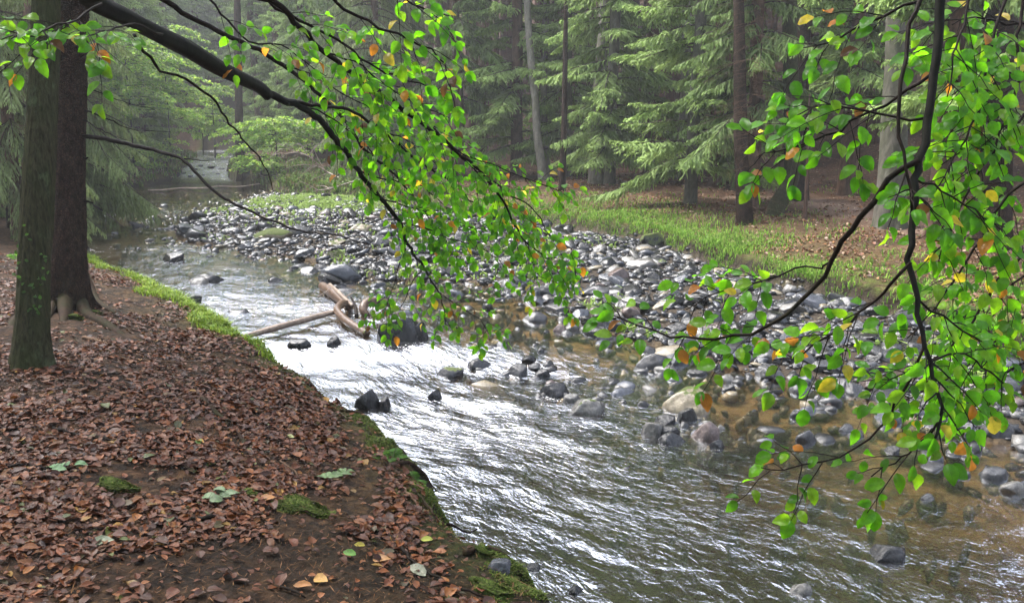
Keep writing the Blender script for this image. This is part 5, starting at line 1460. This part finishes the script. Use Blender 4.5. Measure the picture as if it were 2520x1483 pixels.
# ------------------------------------------------------------------ beeches overhead
TG = [(0.085, 0.26, 0.006), (0.11, 0.30, 0.007), (0.06, 0.20, 0.008), (0.16, 0.32, 0.010)]
TY = [(0.52, 0.40, 0.03), (0.46, 0.36, 0.05)]
TO = [(0.50, 0.20, 0.02), (0.40, 0.15, 0.02), (0.26, 0.10, 0.02), (0.10, 0.045, 0.02)]
UPZ = np.array([0, 0, 1.0])
def bough(parent, base, pts, d0, d1, r0, r1, leaf_t=0.2, gap=0.085, shoot=(0.08, 0.26), lsize=(0.050, 0.080), autumn=0.10, seed=0, facing=0.6, first=None, density=1.0):
    r = np.random.default_rng(seed)
    n = len(pts)
    P = np.array([at_d(x, y, d0 + (d1 - d0) * i / (n - 1)) for i, (x, y) in enumerate(pts)])
    if first is not None: P[0] = first
    P = resample(P, 0.035)
    jit = r.normal(0, 0.0035, P.shape); jit[0] = 0; P = P + jit
    m = len(P)
    wood = MB()
    V, Q, T, U = tube(P, [r0, r0 * 0.6 + r1 * 0.4, r1], 8, 0.12, seed); wood.add(V, Q, T, U)
    L = np.concatenate([[0], np.cumsum(np.linalg.norm(np.diff(P, axis=0), axis=1))]); tot = L[-1]
    pos, al_, nn_ = [], [], []
    s = leaf_t * tot; sgn = 1
    def leaves_on(A, start):
        LL = np.concatenate([[0], np.cumsum(np.linalg.norm(np.diff(A, axis=0), axis=1))])
        q = start; sg = 1 if r.uniform() < .5 else -1
        while q < LL[-1] + 0.001:
            p = np.array([np.interp(q, LL, A[:, c]) for c in range(3)])
            q2 = min(q + 0.02, LL[-1]); q1 = max(q2 - 0.04, 0)
            tn = norm(np.array([np.interp(q2, LL, A[:, c]) - np.interp(q1, LL, A[:, c]) for c in range(3)]))
            pl = norm(UPZ * 0.75 + np.array([0, -1, 0]) * facing + r.normal(0, 0.28, 3))
            sd = norm(np.cross(tn, pl))
            a = tn * r.uniform(0.35, 0.8) + sd * sg * r.uniform(0.6, 1.0) + np.array([0, 0, -r.uniform(0.1, 0.55)])
            pet = 0.008
            pos.append(p + norm(a) * pet); al_.append(a); nn_.append(pl + r.normal(0, 0.38, 3))
            sg = -sg; q += r.uniform(0.022, 0.042) / density
        # end leaf
        tn = norm(A[-1] - A[-2]); pos.append(A[-1]); al_.append(tn + [0, 0, -0.2]); nn_.append(norm(UPZ * 0.7 + np.array([0, -1, 0]) * facing + r.normal(0, 0.3, 3)))
    while s < tot:
        i = min(int(np.searchsorted(L, s)), m - 2)
        tn = norm(P[i + 1] - P[i])
        pl = norm(UPZ * 0.6 + np.array([0, -1, 0]) * 0.7 + r.normal(0, 0.35, 3))
        sd = norm(np.cross(tn, pl)) * sgn
        Ls = r.uniform(*shoot) * (1.15 - 0.5 * s / tot)
        d = norm(tn * r.uniform(0.5, 0.9) + sd * r.uniform(0.5, 1.0) + r.normal(0, 0.15, 3))
        k = np.linspace(0, 1, 6)[:, None]
        A = P[i] + d[None] * (k * Ls) + np.array([0, 0, -1.0])[None] * (0.22 * Ls * k ** 2) + r.normal(0, 0.003, (6, 3)) * k
        V, Q, T, U = tube(A, [max(r1 * 0.8, 0.0016), 0.0008], 5); wood.add(V, Q, T, U)
        leaves_on(A, r.uniform(0.02, 0.05))
        sgn = -sgn; s += gap * r.uniform(0.6, 1.4)
    if leaf_t < 1:
        tail = P[int(m * 0.9):]
        if len(tail) > 2: leaves_on(tail, 0.01)
    o = link('branch', make_mesh('branch', np.vstack(wood.V) - base, np.vstack(wood.Q), np.vstack(wood.T), np.vstack(wood.U), None, M['beech_bark'] if r0 > 0.012 else M['twig']), parent)
    nl = len(pos)
    if nl and leaf_t < 1:
        u = r.uniform(0, 1, nl)
        cols = np.empty((nl, 3))
        for j in range(nl):
            fam_ = TG if u[j] > autumn else (TY if u[j] > autumn * 0.62 else TO)
            cols[j] = np.array(fam_[int(r.integers(0, len(fam_)))]) * r.uniform(0.75, 1.2)
        V, Q, U, C = place_leaves(np.array(pos) - base, np.array(al_), np.array(nn_), r.uniform(*lsize, nl), cols, TREE_LEAF)
        link('leaves', make_mesh('leaves', V, Q, None, U, C, M['beech_leaf']), o)
    return nl

nleaf = 0
# left beech: trunk stands just outside the picture, its limb reaches across
bx, by = -2.75, 1.75
b = np.array([bx, by, gz(bx, by)])
t = thing('beech_tree', 'beech with a thick black wet limb slanting over the stream from the upper left', 'tree', b)
V, Q, T, U = tube(resample(np.array([b - [0, 0, .2], b + [0.02, 0, 1.5], b + [0.0, 0.05, 3.2], b + [-0.1, 0.1, 6.0]]), 0.1), [0.17, 0.14, 0.12, 0.07], 24, 0.08, 2, (0.2, 0.5, 5, 0))
link('trunk', make_mesh('trunk', V - b, Q, T, U, None, M['grey_bark']), t); beech_left = t
limb_px = [(215, -8, 2.85), (255, 18, 2.95), (300, 38, 3.0), (350, 64, 3.1), (400, 90, 3.2), (470, 126, 3.35), (540, 168, 3.5), (600, 196, 3.65), (640, 216, 3.75), (662, 236, 3.8)]
LP_ = np.array([b + [0.0, 0.05, 2.75], b + [0.6, 0.45, 2.45], at_d(150, -70, 2.7)] + [at_d(x, y, d) for x, y, d in limb_px])
V, Q, T, U = tube(resample(LP_, 0.03), [0.05, 0.045, 0.038, 0.036, 0.034, 0.031, 0.028, 0.030, 0.024], 18, 0.2, 4, None, True, 1.6)
link('limb', make_mesh('limb', V - b, Q, T, U, None, M['beech_bark']), t)
LB = [
 ([(652, 228), (740, 262), (800, 310), (835, 355), (880, 420), (935, 485), (985, 548), (1003, 600), (1045, 660), (1085, 730), (1098, 800)], 3.78, 5.0, 0.017, 0.002, 0.42),
 ([(560, -60), (680, 5), (740, 70), (800, 128), (880, 190), (980, 262), (1090, 345), (1180, 420), (1235, 490), (1290, 590), (1350, 640), (1390, 690)], 3.0, 4.6, 0.012, 0.002, 0.25),
 ([(385, -10), (470, 45), (560, 88), (680, 150), (790, 235), (850, 300), (900, 370), (960, 420), (1030, 500), (1080, 570), (1130, 640)], 3.7, 4.9, 0.012, 0.002, 0.35),
 ([(760, -60), (850, 20), (930, 70), (1010, 100), (1080, 140), (1105, 190)], 2.7, 3.2, 0.006, 0.002, 0.3),
 ([(655, 232), (780, 262), (860, 270), (950, 330), (1020, 390), (1110, 450), (1190, 520), (1260, 560)], 3.8, 4.8, 0.009, 0.002, 0.3),
 ([(540, -60), (680, 20), (760, 60), (850, 110), (930, 170), (1010, 200), (1095, 225)], 3.2, 3.6, 0.007, 0.002, 0.25),
 ([(940, -60), (1000, 0), (1050, 30), (1105, 38)], 2.7, 3.0, 0.004, 0.002, 0.2),
 ([(330, 85), (380, 160), (470, 205), (530, 250), (565, 305), (620, 365), (655, 420), (672, 475)], 3.1, 4.2, 0.006, 0.0018, 1.0),
 ([(1000, 275), (1060, 310), (1120, 370), (1200, 400), (1260, 425), (1310, 445), (1390, 475)], 4.0, 4.4, 0.004, 0.0015, 0.1),
 ([(1185, 425), (1260, 480), (1320, 520), (1345, 570), (1400, 610), (1420, 680)], 4.2, 4.6, 0.004, 0.0015, 0.1),
 ([(985, 548), (1040, 560), (1120, 590), (1180, 610), (1230, 640), (1250, 690)], 4.6, 4.8, 0.004, 0.0015, 0.1),
 ([(1000, 600), (980, 660), (962, 720), (945, 775)], 4.7, 4.8, 0.003, 0.0015, 0.5),
 ([(1075, 715), (1130, 755), (1180, 785), (1205, 825)], 4.9, 5.0, 0.003, 0.0015, 0.15),
 ([(1290, 590), (1310, 640), (1330, 680), (1395, 705)], 4.5, 4.6, 0.003, 0.0015, 0.1),
 ([(250, 10), (190, 45), (140, 66), (80, 84), (30, 100)], 2.7, 2.3, 0.004, 0.0015, 0.15),
 ([(400, 85), (330, 60), (260, 75), (190, 100)], 3.0, 2.5, 0.004, 0.0015, 0.45),
 ([(470, -50), (560, 50), (610, 100), (690, 112), (750, 150), (800, 190)], 3.4, 3.6, 0.005, 0.0015, 0.25),
 ([(850, 300), (930, 320), (1000, 345), (1070, 405)], 4.2, 4.4, 0.004, 0.0015, 0.1),
 ([(880, 420), (950, 440), (1030, 455), (1110, 520)], 4.3, 4.6, 0.004, 0.0015, 0.1),
 ([(940, 490), (1010, 510), (1080, 530), (1150, 560), (1210, 560)], 4.5, 4.7, 0.004, 0.0015, 0.1),
 ([(800, 130), (870, 150), (950, 210), (1030, 260), (1110, 290)], 3.4, 3.8, 0.004, 0.0015, 0.15),
 ([(700, 160), (760, 180), (840, 230), (900, 260), (960, 310)], 4.0, 4.3, 0.004, 0.0015, 0.15),
 ([(1090, 345), (1150, 400), (1200, 450), (1260, 520), (1300, 540)], 4.2, 4.4, 0.003, 0.0015, 0.1),
 ([(740, 262), (800, 280), (870, 330), (930, 390), (990, 430)], 4.0, 4.4, 0.004, 0.0015, 0.2),
 ([(1045, 660), (1010, 700), (990, 750), (960, 770)], 4.85, 4.9, 0.003, 0.0015, 0.3),
]
for i, (pts_, d0, d1, r0, r1, lt) in enumerate(LB):
    nleaf += bough(t, b, pts_, d0, d1, r0, r1, lt, gap=0.043, lsize=(0.034, 0.056), autumn=0.075, seed=200 + i)

# right beech: trunk behind the viewer, stems hang down at the right
bx, by = 1.15, -1.1
b = np.array([bx, by, gz(bx, by)])
t = thing('beech_tree', 'beech whose leafy stems hang down like a curtain at the right', 'tree', b)
V, Q, T, U = tube(resample(np.array([b - [0, 0, .2], b + [0.02, 0, 1.5], b + [0.0, 0.05, 3.6], b + [0.1, 0.1, 6.0]]), 0.1), [0.19, 0.16, 0.13, 0.08], 24, 0.08, 2, (0.2, 0.5, 5, 0))
link('trunk', make_mesh('trunk', V - b, Q, T, U, None, M['grey_bark']), t); beech_right = t
top1 = at_d(2318, -70, 2.1)
V, Q, T, U = tube(resample(np.array([b + [0, 0.05, 3.3], b + [0.05, 1.4, 3.35], [1.2, 1.6, 3.45], top1 + [0, -0.1, 0.35], top1]), 0.05), [0.05, 0.04, 0.03, 0.02, 0.012], 12, 0.1, 3)
link('limb', make_mesh('limb', V - b, Q, T, U, None, M['beech_bark']), t)
c0 = at_d(2640, -120, 2.5)
V, Q, T, U = tube(resample(np.array([b + [0, 0.05, 3.5], b + [0.8, 1.2, 3.4], c0 + [0, -0.2, 0.4], c0, at_d(2610, 100, 2.5), at_d(2600, 300, 2.5), at_d(2590, 520, 2.55), at_d(2585, 740, 2.6), at_d(2580, 920, 2.6)]), 0.05), [0.04, 0.03, 0.018, 0.012, 0.010, 0.008, 0.006, 0.005, 0.003], 10, 0.1, 3)
link('limb', make_mesh('limb', V - b, Q, T, U, None, M['beech_bark']), t)
RB = [
 ([(2318, -70), (2312, 60), (2300, 150), (2293, 215), (2280, 310), (2262, 395), (2250, 440), (2246, 560), (2240, 640), (2256, 735), (2275, 850), (2305, 960), (2315, 1040), (2300, 1080)], 2.1, 2.05, 0.0125, 0.003, 0.80),
 ([(2290, -80), (2262, 0), (2250, 60), (2225, 150), (2210, 250), (2218, 330), (2238, 420), (2246, 520)], 2.15, 2.05, 0.0065, 0.003, 0.80),
 ([(2262, 395), (2180, 450), (2120, 530), (2075, 592), (2050, 640), (2000, 712), (1940, 770), (1850, 815), (1760, 830), (1650, 825), (1570, 800), (1490, 765)], 2.07, 2.5, 0.0075, 0.0018, 0.52),
 ([(2262, 5), (2180, 35), (2100, 80), (2040, 105), (1970, 118)], 2.15, 2.25, 0.004, 0.0015, 0.15),
 ([(2296, 180), (2230, 225), (2180, 255), (2100, 300), (2000, 350), (1910, 368), (1860, 385)], 2.1, 2.3, 0.004, 0.0015, 0.2),
 ([(2282, 290), (2200, 290), (2120, 270), (2040, 262), (1950, 285)], 2.1, 2.2, 0.0035, 0.0015, 0.25),
 ([(2050, 640), (2020, 660), (1988, 655), (1880, 690), (1800, 712), (1740, 735), (1690, 762)], 2.3, 2.5, 0.003, 0.0014, 0.3),
 ([(2242, 645), (2190, 690), (2150, 745), (2080, 800), (2000, 850), (1950, 880), (1900, 880)], 2.05, 2.25, 0.004, 0.0015, 0.3),
 ([(2275, 850), (2250, 910), (2225, 955), (2205, 990), (2170, 1045), (2100, 1105), (2020, 1135), (1930, 1150), (1875, 1150)], 2.06, 2.2, 0.0038, 0.0014, 0.62),
 ([(2312, 1030), (2285, 1075), (2240, 1110), (2200, 1140), (2140, 1170)], 2.05, 2.15, 0.0028, 0.0014, 0.25),
 ([(2530, -60), (2505, 90), (2512, 180), (2480, 290), (2440, 380), (2390, 450), (2340, 560), (2310, 640)], 2.45, 2.3, 0.005, 0.0015, 0.2),
 ([(2500, -70), (2470, 0), (2440, 110), (2425, 200), (2390, 310), (2340, 400), (2300, 470)], 2.4, 2.25, 0.005, 0.0015, 0.2),
 ([(2600, 230), (2500, 300), (2430, 330), (2370, 370), (2310, 400)], 2.5, 2.35, 0.004, 0.0015, 0.2),
 ([(2597, 400), (2480, 480), (2430, 560), (2380, 640), (2330, 720), (2280, 790), (2230, 830)], 2.5, 2.5, 0.005, 0.0015, 0.15),
 ([(2590, 560), (2500, 640), (2450, 700), (2400, 780), (2340, 850), (2270, 900), (2190, 930), (2120, 940)], 2.55, 2.6, 0.005, 0.0015, 0.15),
 ([(2586, 750), (2480, 800), (2420, 860), (2350, 920), (2280, 960), (2200, 990)], 2.6, 2.6, 0.004, 0.0015, 0.15),
 ([(2582, 860), (2500, 900), (2430, 940), (2380, 985), (2330, 1000)], 2.6, 2.6, 0.004, 0.0015, 0.2),
 ([(2612, 60), (2480, 60), (2400, 40), (2340, 60)], 2.5, 2.4, 0.004, 0.0015, 0.2),
 ([(2606, 150), (2490, 180), (2420, 190), (2350, 230)], 2.5, 2.4, 0.004, 0.0015, 0.2),
 ([(2400, -60), (2370, 60), (2345, 140), (2335, 240)], 2.3, 2.2, 0.004, 0.0015, 0.2),
 ([(2588, 640), (2490, 700), (2450, 770), (2400, 830)], 2.6, 2.7, 0.004, 0.0015, 0.2),
 ([(2250, 440), (2320, 470), (2400, 520), (2470, 560)], 2.1, 2.3, 0.003, 0.0015, 0.3),
 ([(2258, 735), (2320, 780), (2390, 830), (2450, 850)], 2.1, 2.3, 0.003, 0.0015, 0.3),
 ([(2285, 890), (2350, 870), (2420, 900), (2480, 960)], 2.1, 2.3, 0.003, 0.0015, 0.3),
]
for i, (pts_, d0, d1, r0, r1, lt) in enumerate(RB):
    nleaf += bough(t, b, pts_, d0, d1, r0, r1, lt, gap=0.031, shoot=(0.06, 0.22), lsize=(0.030, 0.053), autumn=0.065, seed=300 + i, facing=0.7)
print('beech leaves', nleaf)

# unseen high crowns added to shade the bank: two beeches and the near spruce
def beech_shade_crown(parent, c, rx, ry, rz_, n, seed):
    r = np.random.default_rng(seed)
    cl = norm(r.normal(size=(60, 3))) * r.uniform(0.35, 1.0, (60, 1)) * [rx, ry, rz_] + c
    p = cl[r.integers(0, 60, n)] + r.normal(0, 0.32, (n, 3)) * [1, 1, 0.35]
    p = p[p[:, 2] > 2.4 + 0.16 * np.maximum(p[:, 1], 0) + 1.1]
    n = len(p)
    cols = np.array(TG)[r.integers(0, 4, n)] * r.uniform(0.75, 1.2, (n, 1))
    V, Q, U, C = place_leaves(p, r.normal(size=(n, 3)), np.tile([0, 0, 1.0], (n, 1)) + r.normal(0, 0.4, (n, 3)), r.uniform(0.09, 0.15, n), cols, MINI_LEAF)
    link('crown', make_mesh('crown', V, Q, None, U, C, M['beech_leaf']), parent)
beech_shade_crown(beech_left, np.array([-3.6, 1.4, 5.8]), 2.6, 3.4, 1.4, 6500, 1)
beech_shade_crown(beech_right, np.array([-2.6, -0.6, 6.2]), 2.8, 3.0, 1.5, 5000, 2)
o = link('crown', CROWN['high_b'], spruce_near); o.location = (0, 0, -0.6); o.scale = (1.2, 1.2, 1)  # spruce crown out of view, added for its shade

# ------------------------------------------------------------------ light, air, camera
SUN_EL, SUN_AZ = math.radians(57), math.radians(-54)
scene = bpy.context.scene
w = bpy.data.worlds.new('World'); scene.world = w; w.use_nodes = True
nt = w.node_tree; nt.nodes.clear()
hs = nt.nodes.new('ShaderNodeHueSaturation'); hs.inputs['Saturation'].default_value = 0.62
sky = nt.nodes.new('ShaderNodeTexSky'); sky.sky_type = 'NISHITA'; sky.sun_disc = False
sky.sun_elevation = SUN_EL; sky.sun_rotation = SUN_AZ; sky.dust_density = 3.0; sky.air_density = 1.0
bg = nt.nodes.new('ShaderNodeBackground'); bg.inputs[1].default_value = 0.15
wo = nt.nodes.new('ShaderNodeOutputWorld')
nt.links.new(sky.outputs[0], hs.inputs['Color']); nt.links.new(hs.outputs[0], bg.inputs[0]); nt.links.new(bg.outputs[0], wo.inputs[0])
L = bpy.data.lights.new('sun', 'SUN'); L.energy = 1.5; L.angle = math.radians(25); L.color = (1.0, 0.985, 0.955)
so = bpy.data.objects.new('sun', L); COL.objects.link(so)
ts = Vector((math.sin(SUN_AZ) * math.cos(SUN_EL), math.cos(SUN_AZ) * math.cos(SUN_EL), math.sin(SUN_EL)))
so.rotation_euler = (-ts).to_track_quat('-Z', 'Y').to_euler()

HAZE = 0.0018
if HAZE:
    m, hnt, out = new_mat('haze'); g = N(hnt)
    pv = g('VolumePrincipled', {'Color': (0.93, 0.96, 0.97, 1), 'Density': HAZE, 'Anisotropy': 0.35})
    g.link(pv.outputs[0], out.inputs['Volume'])
    zmax = 75.0
    V = np.array([(x, y, z) for z in (-3, zmax) for x, y in ((-125, -125), (125, -125), (125, 125), (-125, 125))], float)
    me = make_mesh('haze', V, [(0, 3, 2, 1), (4, 5, 6, 7), (0, 1, 5, 4), (1, 2, 6, 5), (2, 3, 7, 6), (3, 0, 4, 7)], mat=m, smooth=False)
    tag(link('haze', me), 'thin damp forest haze', None, None, 'stuff')

cam = bpy.data.cameras.new('camera'); cam.sensor_width = 36; cam.lens = FPX / 2520 * 36
cam.clip_start = 0.05; cam.clip_end = 1000
co = bpy.data.objects.new('camera', cam); COL.objects.link(co)
co.location = CAM; co.rotation_euler = (math.radians(90) - PITCH, 0, 0)
scene.camera = co
scene.view_settings.view_transform = 'Standard'; scene.view_settings.look = 'None'
scene.view_settings.exposure = 2.45; scene.view_settings.gamma = 1
c = scene.cycles
c.use_denoising = True
c.max_bounces = 7; c.diffuse_bounces = 3; c.glossy_bounces = 3; c.transmission_bounces = 4; c.transparent_max_bounces = 8; c.volume_bounces = 0
c.caustics_reflective = False; c.caustics_refractive = False
c.sample_clamp_indirect = 6.0
